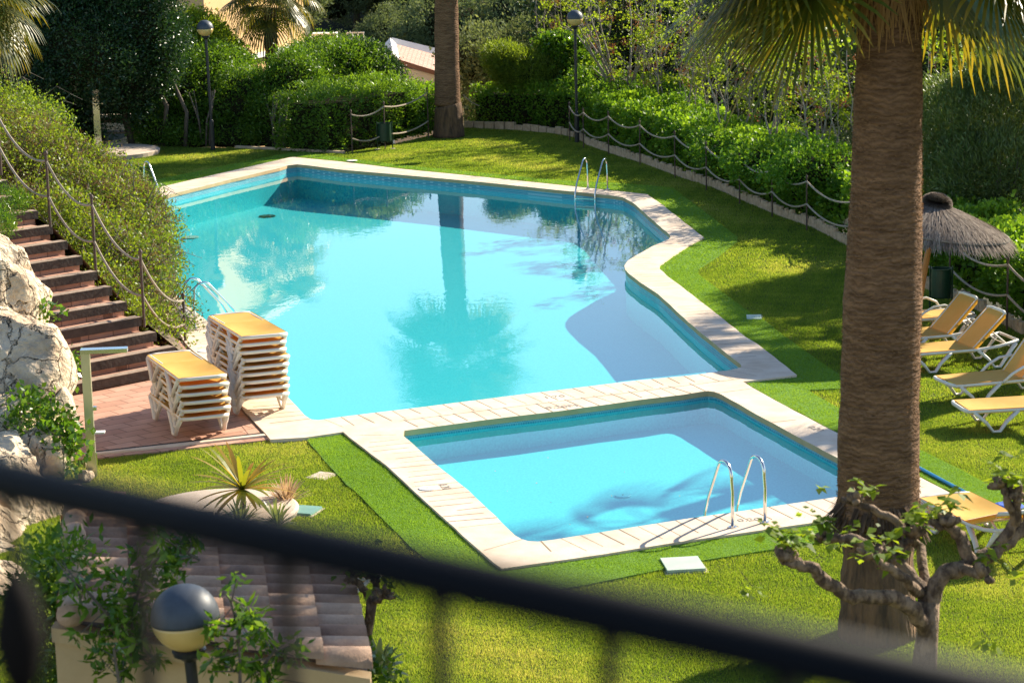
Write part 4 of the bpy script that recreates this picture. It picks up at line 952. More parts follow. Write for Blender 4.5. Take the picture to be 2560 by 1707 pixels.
a = (G(1468, 471, ZC)+G(1521, 476, ZC))/2; b = (G(1440, 482, ZC)+G(1489, 487, ZC))/2
ladder(a, math.atan2(b.y-a.y, b.x-a.x), .78, .52, 'stainless ladder at the far right end of the large pool', .85, steps=2)
a = G(475, 815, ZC); b = G(560, 812, ZC)
ladder(a, R(28), .80, .52, 'stainless ladder behind the lounger stacks at the left side of the large pool', .85)
a = G(340, 484, ZC); ladder(a, R(-52), .80, .5, 'stainless ladder half hidden by the yellow-green shrub at the far left of the pool', .75)

# ------------------------------------------------------------------ showers
sh = empty('shower', G(232, 1192), R(4), 'slim near shower post with flat arm by the boulders', 'shower')
MB().box((0, 0, .85), (.115, .10, 1.7)).build('post', m_steelb := mat("brushed gold steel", (.62, .60, .40), .3, metal=.6, col2=(.56, .54, .36), scale=2), sh)
MB().box((.25, 0, 1.73), (.62, .16, .055)).build('arm', m_steel, sh)
MB().box((.13, -.02, .62), (.14, .12, .02)).build('soap_shelf', m_white, sh); MB().box((.085, -.02, .95), (.05, .06, .05)).build('tap', m_steel, sh)
m_ = MB()
for s_ in (-.07, .07): m_.tube([(s_, -.05, 0), (s_, -.05, .35)], .01, 6)
m_.build('bracket', m_steel, sh)
sh = empty('shower', G(247, 374, .1), R(5), 'tall steel far shower column on the round concrete pad', 'shower')
MB().box((0, 0, 1.2), (.19, .08, 2.4)).build('column', m_steel, sh); MB().box((.06, -.08, 1.35), (.3, .14, .03)).build('shelf', m_steel, sh); MB().box((0, -.25, 2.36), (.2, .5, .05)).build('arm', m_steel, sh)
pd = MB(); pc = G(262, 388); pd.lathe((pc.x, pc.y, 0), [(1.58, 0), (1.6, .13), (1.55, .15), (.01, .15)], 48); tag(pd.build('round_concrete_pad', m_concrete), 'round concrete pad under the far shower', 'concrete pad')
pd = MB(); pc = G(545, 1290); pd.lathe((pc.x, pc.y, 0), [(1.0, 0), (1.02, .08), (.98, .1), (.01, .1)], 48); tag(pd.build('round_concrete_pad', m_concrete), 'round concrete pad under the spiky striped plant', 'concrete pad')

# ------------------------------------------------------------------ bins
def bin_(p, rz, label, r=.17, h=.5, z0=.25):
    o = empty('litter_bin', p, rz, label, 'litter bin')
    m_ = MB(); m_.lathe((0, 0, z0), [(r*.97, 0), (r, .02), (r, h-.02), (r*1.05, h-.01), (r*1.05, h), (r*.96, h), (r*.95, .03), (.01, .03)], 24); m_.build('bucket', m_bin, o)
    for s_ in (-1, 1): MB().tube([(s_*(r+.02), 0, 0), (s_*(r+.02), 0, z0+h+.04)], .016, 8).build('post', m_bin, o)
    MB().tube([(-r-.02, 0, z0), (r+.02, 0, z0)], .014, 6).build('crossbar', m_bin, o)
    for s_ in (-1, 1): MB().box((s_*(r+.02), 0, .01), (.14, .14, .03)).build('foot', m_concrete, o)
    return o
bin_(G(963, 374), R(3), 'green litter bin left of the thick palm', .2, .52)
bin_(G(2352, 782), R(-20), 'green litter bin between the ivy hedge and the loungers', .175, .52, .28)

# ------------------------------------------------------------------ palms
def fan(m_out, base, dirv, pet, rad, nseg=34, droop=.6, wd=.035, curl=.0, A0=None):
    """one fan leaf; appends quads (list) for blades and returns petiole points"""
    d = dirv.normalized(); p = Vector(base); pts_ = [p.copy()]
    n = 6
    for k in range(n):
        d = (d+Vector((0, 0, -droop*.28/n*2))).normalized(); p = p+d*pet/n; pts_.append(p.copy())
    side = d.cross(Vector((0, 0, 1)))
    side = side.normalized() if side.length > 1e-3 else Vector((1, 0, 0))
    nrm = side.cross(d).normalized()
    for i in range(nseg):
        a = (i/(nseg-1)-.5)*math.radians(250); l = rad*(1-.28*abs(math.sin(a/2)))*rnd.uniform(.88, 1.05)
        dd = d*math.cos(a)+side*math.sin(a); q = p.copy(); ks = 5; w0 = wd*1.0
        perp = dd.cross(nrm).normalized(); L_ = []
        for k in range(ks+1):
            f = k/ks; w_ = w0*(.35+1.2*f*(1-f)*1.6+.1)*(1 if f < .95 else .1)
            L_.append((q-perp*w_/2, q+perp*w_/2))
            g = droop*(.06+.62*f**1.3)
            dd = (dd+Vector((0, 0, -g))+nrm*curl*.1).normalized(); q = q+dd*l/ks
        av = rnd.random()*.6+(A0 or 0)
        for k in range(ks):
            m_out.append(((L_[k][0], L_[k][1], L_[k+1][1], L_[k+1][0]), min(1, av+.35*(k/ks)**2)))
    return pts_
def frond(root, base, dirv, pet, rad, nseg, droop, wd, mt=l_palm, pr=.018):
    q = []; pt = fan(q, base, dirv, pet, rad, nseg, droop, wd)
    V = np.array([[tuple(v) for v in f[0]] for f in q]); A = np.array([f[1] for f in q])
    o = quads('frond', V, A, mt, root); MB().tube(pt, [pr*1.3]+[pr]*(len(pt)-1), 5).build('petiole', m_petiole, o)
m_petiole = mat("petiole", (.20, .22, .06), .6, col2=(.25, .16, .06), scale=4)
def trunk(root, P, Rr, mt, name='trunk', n=28, rough=.015, rings=1):
    m_ = MB(); pp = []; rr = []
    for (a, b, ra, rb) in zip(P[:-1], P[1:], Rr[:-1], Rr[1:]):
        k = max(2, int((Vector(b)-Vector(a)).length/.09))
        for i in range(k):
            t = i/k; pp.append(Vector(a).lerp(Vector(b), t)); rr.append((ra+(rb-ra)*t)*(1+rnd.uniform(-rough, rough)+.014*math.sin(len(rr)*.31)+.010*math.sin(len(rr)*.83+1)))
    pp.append(Vector(P[-1])); rr.append(Rr[-1]); m_.tube(pp, rr, n); o = m_.build(name, mt, root, True); return o
def crown(root, c, n, pet, rad, nseg, wd, lo=-75, hi=75, droop=.6, skip=None):
    for i in range(n):
        az = i*2.39996+rnd.uniform(-.2, .2); el = R(lo+(hi-lo)*((i+.5)/n)**.8+rnd.uniform(-6, 6))
        d = Vector((math.cos(az)*math.cos(el), math.sin(az)*math.cos(el), math.sin(el)))
        frond(root, Vector(c)+d*.1, d, pet*rnd.uniform(.85, 1.1), rad*rnd.uniform(.9, 1.08), nseg, droop, wd)
# near palm on the right
def DW(px, py): return D(px, py, 23.4)
np_ = empty('palm_tree', (0, 0, 0), 0, 'thick near palm trunk on the right with ragged skirt and hanging fronds', 'palm tree')
tb = G(2196, 1645)
q0, q1, q2, q3, q4 = DW(2196, 1290), DW(2196, 1100), DW(2205, 800), DW(2215, 500), DW(2226, 0)
tb = Vector((q0.x, 23.4, 0)); top = q4+(q4-q3)*.35
trunk(np_, [tb, q0+Vector((0,0,.05))], [.40, .345], m_barkrough, 'rough_base', 30, .04)
trunk(np_, [q0+Vector((0,0,-.05)), DW(2196,1245), q1, q2, q3, q4, top], [.47, .415, .408, .395, .36, .305, .29], m_bark, 'trunk', 40, .012)
# ragged skirt
V = []; A = []
for i in range(900):
    a = rnd.uniform(0, 6.283); l = rnd.uniform(.10, .30); b = q0+Vector((math.cos(a)*.40, math.sin(a)*.40, rnd.uniform(.02, .22))); o_ = Vector((math.cos(a), math.sin(a), 0)); t_ = Vector((-math.sin(a), math.cos(a), 0))*rnd.uniform(.012, .03)
    e = b+o_*rnd.uniform(.05, .16)*1.0+Vector((0, 0, -l)); V.append([b-t_, b+t_, e+t_*.4, e-t_*.4]); A.append(rnd.random())
l_skirt = leafmat("ragged bark fibre", [(.055, .035, .022), (.10, .065, .042), (.17, .11, .07)], .1, .9, (1, 1, 1), .1)
quads('bark_skirt', np.array([[tuple(v) for v in q] for q in V]), np.array(A), l_skirt, np_)
# fuzz along the trunk surface
V = []; A = []
for i in range(12000):
    t = rnd.random(); a = rnd.uniform(0, 6.283); z = q0.z+.1+(q4.z+.3-q0.z)*t
    segs = [(q0, .43), (q1, .408), (q2, .395), (q3, .36), (q4, .305), (top, .29)]
    for (s0, r0), (s1, r1) in zip(segs[:-1], segs[1:]):
        if z <= s1.z: break
    f = (z-s0.z)/(s1.z-s0.z); c_ = s0.lerp(s1, f); r_0 = (r0+(r1-r0)*f)*.99
    o_ = Vector((math.cos(a), math.sin(a), 0)); t_ = Vector((-math.sin(a), math.cos(a), 0)); b = c_+o_*r_0
    e = b+o_*rnd.uniform(.002, .018)+t_*rnd.uniform(-.04, .04)+Vector((0, 0, rnd.uniform(-.012, .008))); w_ = Vector((0, 0, .004))
    V.append([b-w_, b+w_, e+w_*.3, e-w_*.3]); A.append(rnd.random())
l_fuzz = leafmat("bark fibre", [(.10, .055, .028), (.22, .13, .07), (.36, .22, .12)], .25, .9, (1.1, 1, .8), .1)
quads('bark_fibre', np.array([[tuple(v) for v in q] for q in V]), np.array(A), l_fuzz, np_)
cN = Vector((q4.x+.02, 23.4, 7.42))
targets = []
for i in range(52):
    az = i*2.39996; dx_, dy_ = math.cos(az), math.sin(az)
    el = rnd.uniform(-40, 0) if i < 40 else rnd.uniform(15, 80)
    if dy_ < -.1 and abs(dx_) < .75: el = max(el, 12+rnd.uniform(0, 30))
    sidef = abs(dx_); el = R(el)
    d = Vector((dx_*math.cos(el), dy_*math.cos(el)*.9, math.sin(el)))
    frond(np_, cN+Vector((d.x, d.y, 0))*.25, d, rnd.uniform(.6, .8)+.45*sidef, rnd.uniform(1.05, 1.25)+.4*sidef, 44, .40, .046, pr=.022)
# dry hanging fibres at the top of the trunk
V = []; A = []
for i in range(170):
    a = rnd.uniform(math.pi*.95, math.pi*2.1); b = q4+Vector((math.cos(a)*.34, math.sin(a)*.34, rnd.uniform(.0, .35))); w_ = Vector((-math.sin(a), math.cos(a), 0))*.012; e = b+Vector((rnd.uniform(-.12, .12), -.05, -rnd.uniform(.25, .6)))
    V.append([b-w_, b+w_, e+w_*.3, e-w_*.3]); A.append(rnd.random())
quads('dry_fibre', np.array([[tuple(v) for v in q] for q in V]), np.array(A), l_palmdry, np_)
# thick far palm (crown above the frame, seen in the water)
mp_ = empty('palm_tree', (0, 0, 0), 0, 'thick far palm trunk standing between hedge and lawn in the middle', 'palm tree')
b0 = G(1122, 343); YY = b0.y
tp = lambda x, y: D(x, y, YY)
trunk(mp_, [b0, tp(1121, 270), tp(1119, 262)], [.47, .41, .39], m_barkrough, 'rough_base', 26, .03)
trunk(mp_, [tp(1119, 264), tp(1117, 150), tp(1116, 0), tp(1115, -110)], [.385, .37, .345, .33], m_bark, 'trunk', 32, .012)
c_ = tp(1115, -150); trunk(mp_, [tp(1115,-108), (c_.x, c_.y, 6.3)], [.33, .34], m_bark, 'trunk', 24); crown(mp_, (c_.x, c_.y, 6.35), 64, 1.25, 1.35, 28, .075, -38, 80, .42)
# hanging palm near the house
hp = empty('palm_tree', (0, 0, 0), 0, 'smaller palm with drooping fans in front of the yellow house', 'palm tree')
a0 = D(678, 150, 76); a1 = D(676, 20, 76)
trunk(hp, [(a0.x, 76, 0), a0, a1], [.2, .2, .22], m_barkrough, 'trunk', 16, .12)
crown(hp, a1+Vector((0, 0, .45)), 27, 1.0, 1.2, 30, .05, -50, 75, 1.15)
# palm at the top left corner (nearer)
lp_ = empty('palm_tree', (0, 0, 0), 0, 'palm whose sunlit frond tips hang in at the top left corner', 'palm tree')
c_ = D(-70, -10, 46)
trunk(lp_, [(c_.x-.3, 46, 1), (c_.x, 46, c_.z)], [.3, .28], m_bark, 'trunk', 20)
crown(lp_, c_, 34, .7, 1.15, 34, .035, -60, 60, .8)
# palms to the right, outside the frame: they throw the dappled shade
for (x, y, h_, nf) in ((14.6, 49.0, 7.2, 26), (11.5, 38.3, 6.6, 12)):
    o = empty('palm_tree', (0, 0, 0), 0, 'palm standing right of the view whose crown shades the lawn', 'palm tree', 'palms just outside the view on the right')
    trunk(o, [(x, y, -1), (x, y, h_)], [.32, .27], m_bark, 'trunk', 16)
    crown(o, (x, y, h_+.2), nf, 1.0, 1.15, 22, .06, -60, 75, .6)

# ------------------------------------------------------------------ pollarded trees
def pollard(name, label, base, trunkpts, tr, limbs, nleaf, L, seed):
    rr = random.Random(seed); root = empty(name, (0, 0, 0), 0, label, 'pollarded tree')
    m_ = MB(); m_.tube(trunkpts, tr, 14); m_.build('trunk', m_bark2, root, True)
    ends = []
    for l, ra in limbs:
        m_ = MB(); P = [Vector(p) for p in l]; Q = []; RR = []
        for i in range(len(P)-1):
            for k in range(5):
                t = k/5; p = P[i].lerp(P[i+1], t); Q.append(p+Vector((rr.uniform(-.012, .012), rr.uniform(-.012, .012), rr.uniform(-.012, .012))))
                f = (i+t)/(len(P)-1); RR.append(ra*1.15*(1-.35*f)*(1+rr.uniform(-.07, .1)))
        Q.append(P[-1]); RR.append(ra*.6)
        m_.tube(Q, RR, 10)
        c_ = P[-1]; s_ = ra
        for k in range(13):   # knuckles
            a = rr.uniform(0, 6.28); el = rr.uniform(-.4, 1.4); d = Vector((math.cos(a)*math.cos(el), math.sin(a)*math.cos(el), math.sin(el)))
            b = c_+d*s_*rr.uniform(.2, 1.0); l_ = rr.uniform(.03, .10); mid = b+d*l_*.5+Vector((rr.uniform(-.015, .015), rr.uniform(-.015, .015), 0))
            m_.tube([b, mid, b+d*l_], [s_*.8, s_*rr.uniform(.5, .85), s_*rr.uniform(.25, .5)], 7); ends.append((b+d*l_, d))
        m_.build('limb', m_bark2, root, True)
    V = []; A = []
    for k in range(nleaf):
        e, d = rr.choice(ends); c_ = e+d*rr.uniform(.0, .12)+Vector((rr.uniform(-.06, .06), rr.uniform(-.06, .06), rr.uniform(-.02, .12)))
        for q in range(rr.randint(3, 6)):
            a = rr.uniform(0, 6.28); dd = Vector((math.cos(a), math.sin(a), rr.uniform(-.5, .7))).normalized(); l_ = L*rr.uniform(.5, 1.2)
            s_ = dd.cross(Vector((rr.uniform(-.5, .5), rr.uniform(-.5, .5), 1))).normalized()*l_*.33
            p0 = c_+dd*.01; V.append([p0, p0+dd*l_*.4+s_, p0+dd*l_+Vector((0, 0, -l_*.3)), p0+dd*l_*.4-s_]); A.append(rr.random())
    quads('foliage', np.array([[tuple(v) for v in q] for q in V]), np.array(A), l_lime, root)
    return root
def P_(px, py, Y=17.0): return D(px, py, Y)
tk = [(P_(2310, 1720).x, 17.0, 0), P_(2308, 1700), P_(2318, 1580), P_(2322, 1500)]
pollard('pollarded_tree', 'knuckled pollarded tree in front of the near palm base', None, tk, [.12, .10, .085, .085],
 [([P_(2318,1590), P_(2285,1520,16.8), P_(2225,1490,16.7), P_(2130,1490,16.6), P_(2060,1450,16.5), P_(2035,1420,16.4), P_(1965,1400,16.4)], .055),
  ([P_(2322,1500), P_(2260,1420,17.2), P_(2210,1390,17.2)], .05), ([P_(2210,1392,17.2), P_(2140,1345,17.3), P_(2060,1345,17.4)], .042),
  ([P_(2300,1480), P_(2255,1440,16.7), P_(2180,1390,16.6)], .038), ([P_(2322,1500), P_(2300,1370,17.5), P_(2235,1300,17.6), P_(2140,1255,17.6)], .036),
  ([P_(2322,1505), P_(2360,1430,17), P_(2430,1410,17.1), P_(2500,1370,17.2), P_(2560,1320,17.3), P_(2600,1250,17.3)], .06),
  ([P_(2430,1412,17.1), P_(2400,1340,17.1), P_(2365,1310,17.0)], .05), ([P_(2490,1375,17.2), P_(2540,1300,17.2), P_(2540,1240,17.1)], .042), ([P_(2540,1305,17.2), P_(2520,1250,17.1), P_(2505,1215,17.1)], .035),
  ([P_(2250,1420,17.2), P_(2255,1370,17.3), P_(2280,1340,17.3)], .045), ([P_(2400,1420,17), P_(2455,1440,16.9)], .04)], 120, .10, 5)
pollard('pollarded_tree', 'small pollarded sapling at the right end of the tiled roof', None, [(D(912, 1700, 18).x, 18, 0), D(908, 1640, 18), D(925, 1540, 18), D(930, 1500, 18)], [.05, .045, .04, .045],
 [([D(930,1505,18), D(900,1460,18), D(880,1440,18)], .03), ([D(930,1505,18), D(940,1470,18.1), D(930,1440,18.1)], .03), ([D(930,1505,18), D(960,1490,17.9)], .028)], 26, .075, 9)
# hanging sprigs of leaves on thin twigs right
def sprig(px, py, Y, n, L, label, mt=l_lime, sp_=.07):
    p = D(px, py, Y); root = empty('leafy_sprig', p, 0, label, 'leafy sprig'); V = []; A = []
    for q in range(n):
        a = rnd.uniform(0, 6.28); c_ = Vector((rnd.uniform(-sp_, sp_), rnd.uniform(-sp_, sp_), rnd.uniform(-sp_, sp_)))
        dd = Vector((math.cos(a), math.sin(a), rnd.uniform(-1.0, .4))).normalized(); l_ = L*rnd.uniform(.6, 1.2); s_ = dd.cross(Vector((rnd.uniform(-1, 1), rnd.uniform(-1, 1), .6))).normalized()*l_*.33
        V.append([c_, c_+dd*l_*.4+s_, c_+dd*l_, c_+dd*l_*.4-s_]); A.append(rnd.random())
    quads('foliage', np.array([[tuple(v) for v in q] for q in V]), np.array(A), mt, root)
    if n > 8: MB().tube([(0, 0, .02), (-.04, .02, .07), (-.08, .03, .12)], .003, 5).build('twig', m_twig, root)
    return root
sprig(2475, 1605, 16.6, 12, .09, 'drooping lime green sprig right of the pollarded trunk')
sprig(2545, 1440, 16.8, 10, .09, 'lime green sprig at the right edge under the pollarded limb')
sprig(1880, 1470, 16.6, 12, .08, 'lime green sprig floating left of the pollarded tree')
sprig(1930, 1350, 16.6, 5, .09, 'pair of lime leaves over the children pool corner')
sprig(2015, 1280, 16.8, 6, .07, 'small lime leaves below the coping left of the palm base')

# ------------------------------------------------------------------ sun loungers
def lounger(p, rz, label, back=0.0, arms=False, group='yellow sun loungers', z=0.0, full=True, legs=True):
    """local x: foot end 0 -> head 1.9, y width .66, seat height .34"""
    o = empty('sun_lounger', (p[0], p[1], z), rz, label, 'sun lounger', group)
    W_, H_ = .33, .34
    m_ = MB()
    for s_ in (-1, 1):
        m_.tube([(0.02, s_*W_, H_-.015), (.3, s_*W_, H_-.02), (1.2, s_*W_, H_-.02), (1.55, s_*W_, H_-.02+ (.03 if back else 0)), (1.88, s_*W_, H_-.02+(.10 if back > .2 else 0))], .026, 8)
    m_.tube([(.02, -W_, H_-.015), (-.02, -W_*.6, H_-.01), (-.02, W_*.6, H_-.01), (.02, W_, H_-.015)], .028, 8)
    m_.tube([(1.88, -W_, H_-.02+(.10 if back > .2 else 0)), (1.88, W_, H_-.02+(.10 if back > .2 else 0))], .026, 8)
    m_.tube([(1.1, -W_, H_-.04), (1.1, W_, H_-.04)], .02, 8)
    m_.build('frame', m_plastic, o, True)
    for s_ in (-1, 1):
        for (x0, xf, x1) in ((.10, .42, .74), (1.20, 1.52, 1.84)):
            zt = H_-.03+(.08 if (back > .2 and x1 > 1.5) else 0)
            l_ = MB(); l_.tube([(x0, s_*(W_+.005), H_-.03), ((x0+xf)/2+.02, s_*(W_+.02), H_*.45), (xf-.05, s_*(W_+.03), .03), (xf+.05, s_*(W_+.03), .03), ((x1+xf)/2-.02, s_*(W_+.02), H_*.45), (x1, s_*(W_+.005), zt)], [.042, .036, .032, .032, .036, .042], 8, True, .65)
            l_.build('leg', m_plastic, o, True)
        if arms:
            MB().tube([(.78, s_*(W_+.03), H_-.02), (.92, s_*(W_+.04), H_+.10), (1.10, s_*(W_+.045), H_+.19), (1.30, s_*(W_+.045), H_+.21), (1.48, s_*(W_+.04), H_+.13), (1.56, s_*(W_+.03), H_)], .026, 8, True, .8).build('armrest', m_plastic, o, True)
    def sling(x0, x1, zf, name, sagd=.05):
        n, k = 12, 8; vs = []
        for i in range(n+1):
            t = i/n
            for j in range(k+1):
                v = j/k*2-1; x, zz = zf(x0+(x1-x0)*t); s2 = -sagd*(1-v*v)*math.sin(math.pi*min(1, max(0, t)))
                vs.append((x, v*(W_-.005), zz+s2+.012))
        nn_ = len(vs); vs += [(a, b, c-.006) for a, b, c in vs]
        fs = [(i*(k+1)+j, (i+1)*(k+1)+j, (i+1)*(k+1)+j+1, i*(k+1)+j+1) for i in range(n) for j in range(k)]
        fs += [tuple(q+nn_ for q in reversed(f)) for f in fs]
        # hem hanging over the side rails
        m2 = MB(); m2.add(vs, fs)
        for s_ in (-1, 1):
            e0 = [(zf(x0+(x1-x0)*i/n)[0], s_*(W_+.012), zf(x0+(x1-x0)*i/n)[1]+.012) for i in range(n+1)]; e1 = [(a, b*1.0, c-.062) for a, b, c in e0]; e2 = [(a, s_*(W_-.005), c) for a, b, c in e0]
            b0 = e0+e1+e2; q = n+1
            m2.add(b0, [(i, i+1, q+i+1, q+i) for i in range(n)]+[(i, i+1, 2*q+i+1, 2*q+i) for i in range(n)])
        m2.build(name, m_sling, o, True)
    sling(.03, 1.13, lambda x: (x, H_), 'seat_sling')
    ca, sa = math.cos(back), math.sin(back)
    sling(1.13, 1.86, lambda x: (1.13+(x-1.13)*ca, H_+(x-1.13)*sa), 'backrest_sling', .02)
    m_ = MB(); hx, hz_ = 1.13+.75*ca, H_+.75*sa
    for s_ in (-1, 1): m_.tube([(1.13, s_*(W_-.03), H_), (hx, s_*(W_-.03), hz_)], .018, 7)
    m_.tube([(hx-.02*ca, -W_+.02, hz_), (hx+.02*ca, -W_*.6, hz_+.02*sa), (hx+.02*ca, W_*.6, hz_+.02*sa), (hx-.02*ca, W_-.02, hz_)], .026, 7)
    if back > .2:
        for s_ in (-1, 1):
            m_.tube([(1.13+.4*ca, s_*.25, H_+.4*sa), (1.75, s_*.25, H_)], .014, 6)
        m_.tube([(1.75, -.3, H_), (1.75, .3, H_)], .014, 6)
    m_.build('backrest_frame', m_plastic, o, True)
    return o
# stacks: measured from feet of nearest end
def stack(px1, px2, n, step, rz, labels, grp):
    """near end feet px (left), (right); local x axis points away"""
    a, b = G(*px1, .045), G(*px2, .045); c_ = (a+b)/2
    for k in range(n):
        d = Vector((math.cos(rz), math.sin(rz), 0)); c0 = c_-d*.40
        jx = rnd.uniform(-.028, .028)
        lounger((c0.x+jx, c0.y+rnd.uniform(-.012, .012)), rz+rnd.uniform(-.026, .026), labels(k), 0, False, grp, .045+step*k)
ordn = ['lowest', 'second', 'third', 'fourth', 'fifth', 'sixth', 'seventh', 'eighth', 'topmost']
stack((433, 1092), (566, 1077), 6, .115, R(112), lambda k: (['lowest','second','third','fourth','fifth','topmost'][k])+' yellow lounger counted up the shorter left stack', 'stacked yellow sun loungers')
stack((593, 1037), (712, 1023), 9, .112, R(113), lambda k: ordn[k]+' yellow lounger counted up the taller right stack', 'stacked yellow sun loungers')
# right side loungers
def lplace(px, py, z, rz, xl, side=-1):
    """world spot of the point local(xl, side*.33) -> origin"""
    p = G(px, py, z); c, s_ = math.cos(rz), math.sin(rz); y = side*.33
    return (p.x-(xl*c-y*s_), p.y-(xl*s_+y*c))
rz = R(8); lounger(lplace(2418, 1027, .34, rz, 0), rz, 'flat yellow lounger nearest in the right hand group on the lawn', R(38), False)
rz = R(16); lounger(lplace(2385, 963, .34, rz, 0), rz, 'yellow lounger with white curved armrests second nearest on the right', R(52), True)
rz = R(14); lounger(lplace(2435, 872, .34, rz, 1.13), rz, 'yellow lounger with raised back third from the front on the right', R(44), False)
rz = R(16); lounger(lplace(2371, 836, .34, rz, 1.13), rz, 'yellow lounger with raised back farthest but one on the right', R(46), False)
rz = R(14); lounger(lplace(2178, 806, .34, rz, 0, -1), rz, 'farthest yellow lounger half hidden by the palm with white arms up', R(0), True)
rz = R(-72); lounger(lplace(2300, 1240, .36, rz, 0, -1), rz, 'yellow lounger beside the near palm base behind the pollarded tree', R(20), False)
rz = R(176); lounger(lplace(945, 1443, .34, rz, 0, 1), rz, 'yellow lounger end showing behind the right edge of the tiled roof', R(0), False)

# ------------------------------------------------------------------ thatched parasol
pr = empty('thatched_parasol', D(2297, 700, 36.6)*1.0, 0, 'grey thatched parasol behind the near palm beside the hedge', 'parasol'); pp = D(2275, 700, 39.0); pr.location = (pp.x, pp.y, -.32); pr.rotation_euler = (R(3), R(9), 0); pr.scale = (1.08, 1.08, 1)
MB().tube([(0, 0, 0), (0, 0, 2.6)], .05, 12).build('pole', m_post, pr)
m_ = MB(); m_.lathe((0, 0, 0), [(1.2, 2.22), (.6, 2.40), (.15, 2.54), (.02, 2.58)], 32); m_.build('canopy_core', m_thatch, pr, True)
V = []; A = []
for i in range(16000):
    a = rnd.uniform(0, 6.283); r0 = rnd.uniform(.04, 1.2)**.75*1.0; l = rnd.uniform(.18, .34)*1.0
    z = 2.60-.26*r0-.06*r0*r0+rnd.uniform(0, .05); o_ = Vector((math.cos(a), math.sin(a), -.32-.45*r0*r0)).normalized(); t_ = Vector((-math.sin(a), math.cos(a), 0))
    b = Vector((math.cos(a)*r0, math.sin(a)*r0, z)); e = b+o_*l+t_*rnd.uniform(-.05, .05)+Vector((0, 0, rnd.uniform(-.02, .03))); w_ = t_*.006
    cl_ = .5+.5*math.sin(a*23+3*math.sin(a*7))*.6
    V.append([b-w_, b+w_, e+w_*.5, e-w_*.5]); A.append(max(0, min(1, .45*cl_+.55*rnd.random())))
for i in range(2600):
    a = rnd.uniform(0, 6.283); el = rnd.uniform(-.2, 1.4); d = Vector((math.cos(a)*math.cos(el), math.sin(a)*math.cos(el), math.sin(el))); b = Vector((0, 0, 2.62))+d*.05; e = b+Vector((d.x*.20, d.y*.20, d.z*.13)); t_ = d.cross(Vector((0, 0, 1.01))).normalized()*.005
    V.append([b-t_, b+t_, e+t_, e-t_]); A.append(rnd.random())
quads('thatch', np.array([[tuple(v) for v in q] for q in V]), np.array(A), l_thatch, pr)

# blue pole and net
bp_ = empty('pool_net', (0, 0, 0), 0, 'blue telescopic pole and net lying on the turf beside the near palm', 'pool net')
a, b = G(2240, 1138, .05), G(2480, 1266, .05); MB().tube([a, b], .022, 8).build('pole', m_bluepole, bp_)
c_ = G(2520, 1268, .05); m_ = MB(); m_.lathe((c_.x, c_.y, .02), [(.05, 0), (.17, .02), (.2, .05), (.12, .08), (.02, .06)], 14); m_.build('net', m_bluenet, bp_)

# ------------------------------------------------------------------ spiky plants
def rosette(base, n, L, wd, mt, name, label, cat, el=(10, 80), droop=1.2, stem=.0, seg=7):
    root = empty(name, base, 0, label, cat); V = []; A = []
    for i in range(n):
        az = i*2.39996+rnd.uniform(-.3, .3); e = R(rnd.uniform(*el)); d = Vector((math.cos(az)*math.cos(e), math.sin(az)*math.cos(e), math.sin(e))); p = Vector((0, 0, stem)); l = L*rnd.uniform(.7, 1.1); sd_ = Vector((-math.sin(az), math.cos(az), 0)); av = rnd.random()
        prev = None
        for k in range(seg+1):
            f = k/seg; w_ = sd_*wd*(.4+1.2*math.sin(math.pi*min(1, f*.8+.15)))*(1 if k < seg else .05)/2; cur = (p-w_, p+w_)
            if prev: V.append([prev[0], prev[1], cur[1], cur[0]]); A.append(min(1, .75*av+.25*f))
            prev = cur; d = (d+Vector((0, 0, -droop*.35*f/seg*4))).normalized(); p = p+d*l/seg
    quads('leaf', np.array([[tuple(v) for v in q] for q in V]), np.array(A), mt, root)
    if stem: MB().tube([(0, 0, 0), (0, 0, stem)], .03, 8).build('stem', m_bark2, root)
    return root
p = D(606, 1222, 28.4); rosette((p.x, p.y, 0), 52, .72, .038, l_cord, 'cordyline', 'orange and yellow striped spiky cordyline above the railing', 'plant', (-8, 62), .8, p.z)
p = D(600, 1265, 28.1); rosette((p.x, p.y, 0), 60, .4, .022, l_grey, 'strap_leaf_plant', 'dark strappy plant at the foot of the striped cordyline', 'plant', (10, 80), 1.0)
p = D(690, 1275, 28.1); rosette((p.x, p.y, 0), 50, .36, .02, l_grey, 'strap_leaf_plant', 'grassy green clump between the cordyline and the green cover', 'plant', (10, 80), 1.0)
p = G(715, 1262); rosette(p, 110, .40, .014, l_straw, 'dry_grass_clump', 'dry straw coloured plume beside the green cover', 'plant', (25, 85), .5)
p = D(945, 1655, 18.3); rosette((p.x, p.y, p.z-.1), 30, .32, .035, l_grey, 'strap_leaf_plant', 'pale strappy plant at the bottom by the pollarded sapling', 'plant', (15, 75), 1.0)
vine([D(880, 1700, 18.0)[:]+(.25, .2, .12)], 50, 'green foliage at the bottom edge below the tiled roof', .07, cat='shrub')
fl = empty('white_flower_plant', (0, 0, 0), 0, 'white flowering plant at the planter corner by the lowest rope post', 'flowers')
P, O, A = blobpts([ex(452, 830, 40.7, .13, .2, .18), ex(455, 790, 41, .12, .2, .2)], 150, 8, .04, .5, 0, .02)
quads('flower', leafquads(P, .03, .9), A, m_flower, fl); P, O, A = blobpts([ex(448, 825, 40.8, .2, .25, .28)], 160, 9, .05, .5, 0, .02); quads('foliage', leafquads(P, .05, .6), A, l_glossy, fl)
o = empty('yellow_weed', G(328, 830, .55)+Vector((0, 0, 0)), 0, 'thin weed with one yellow flower on the third step', 'weed'); p = G(330, 832, .53); o.location = p
m_ = MB(); [m_.tube([(0, 0, 0), (rnd.uniform(-.06, .06), 0, rnd.uniform(.1, .22))], .004, 4) for _ in range(6)]; m_.build('stem', m_twig, o)
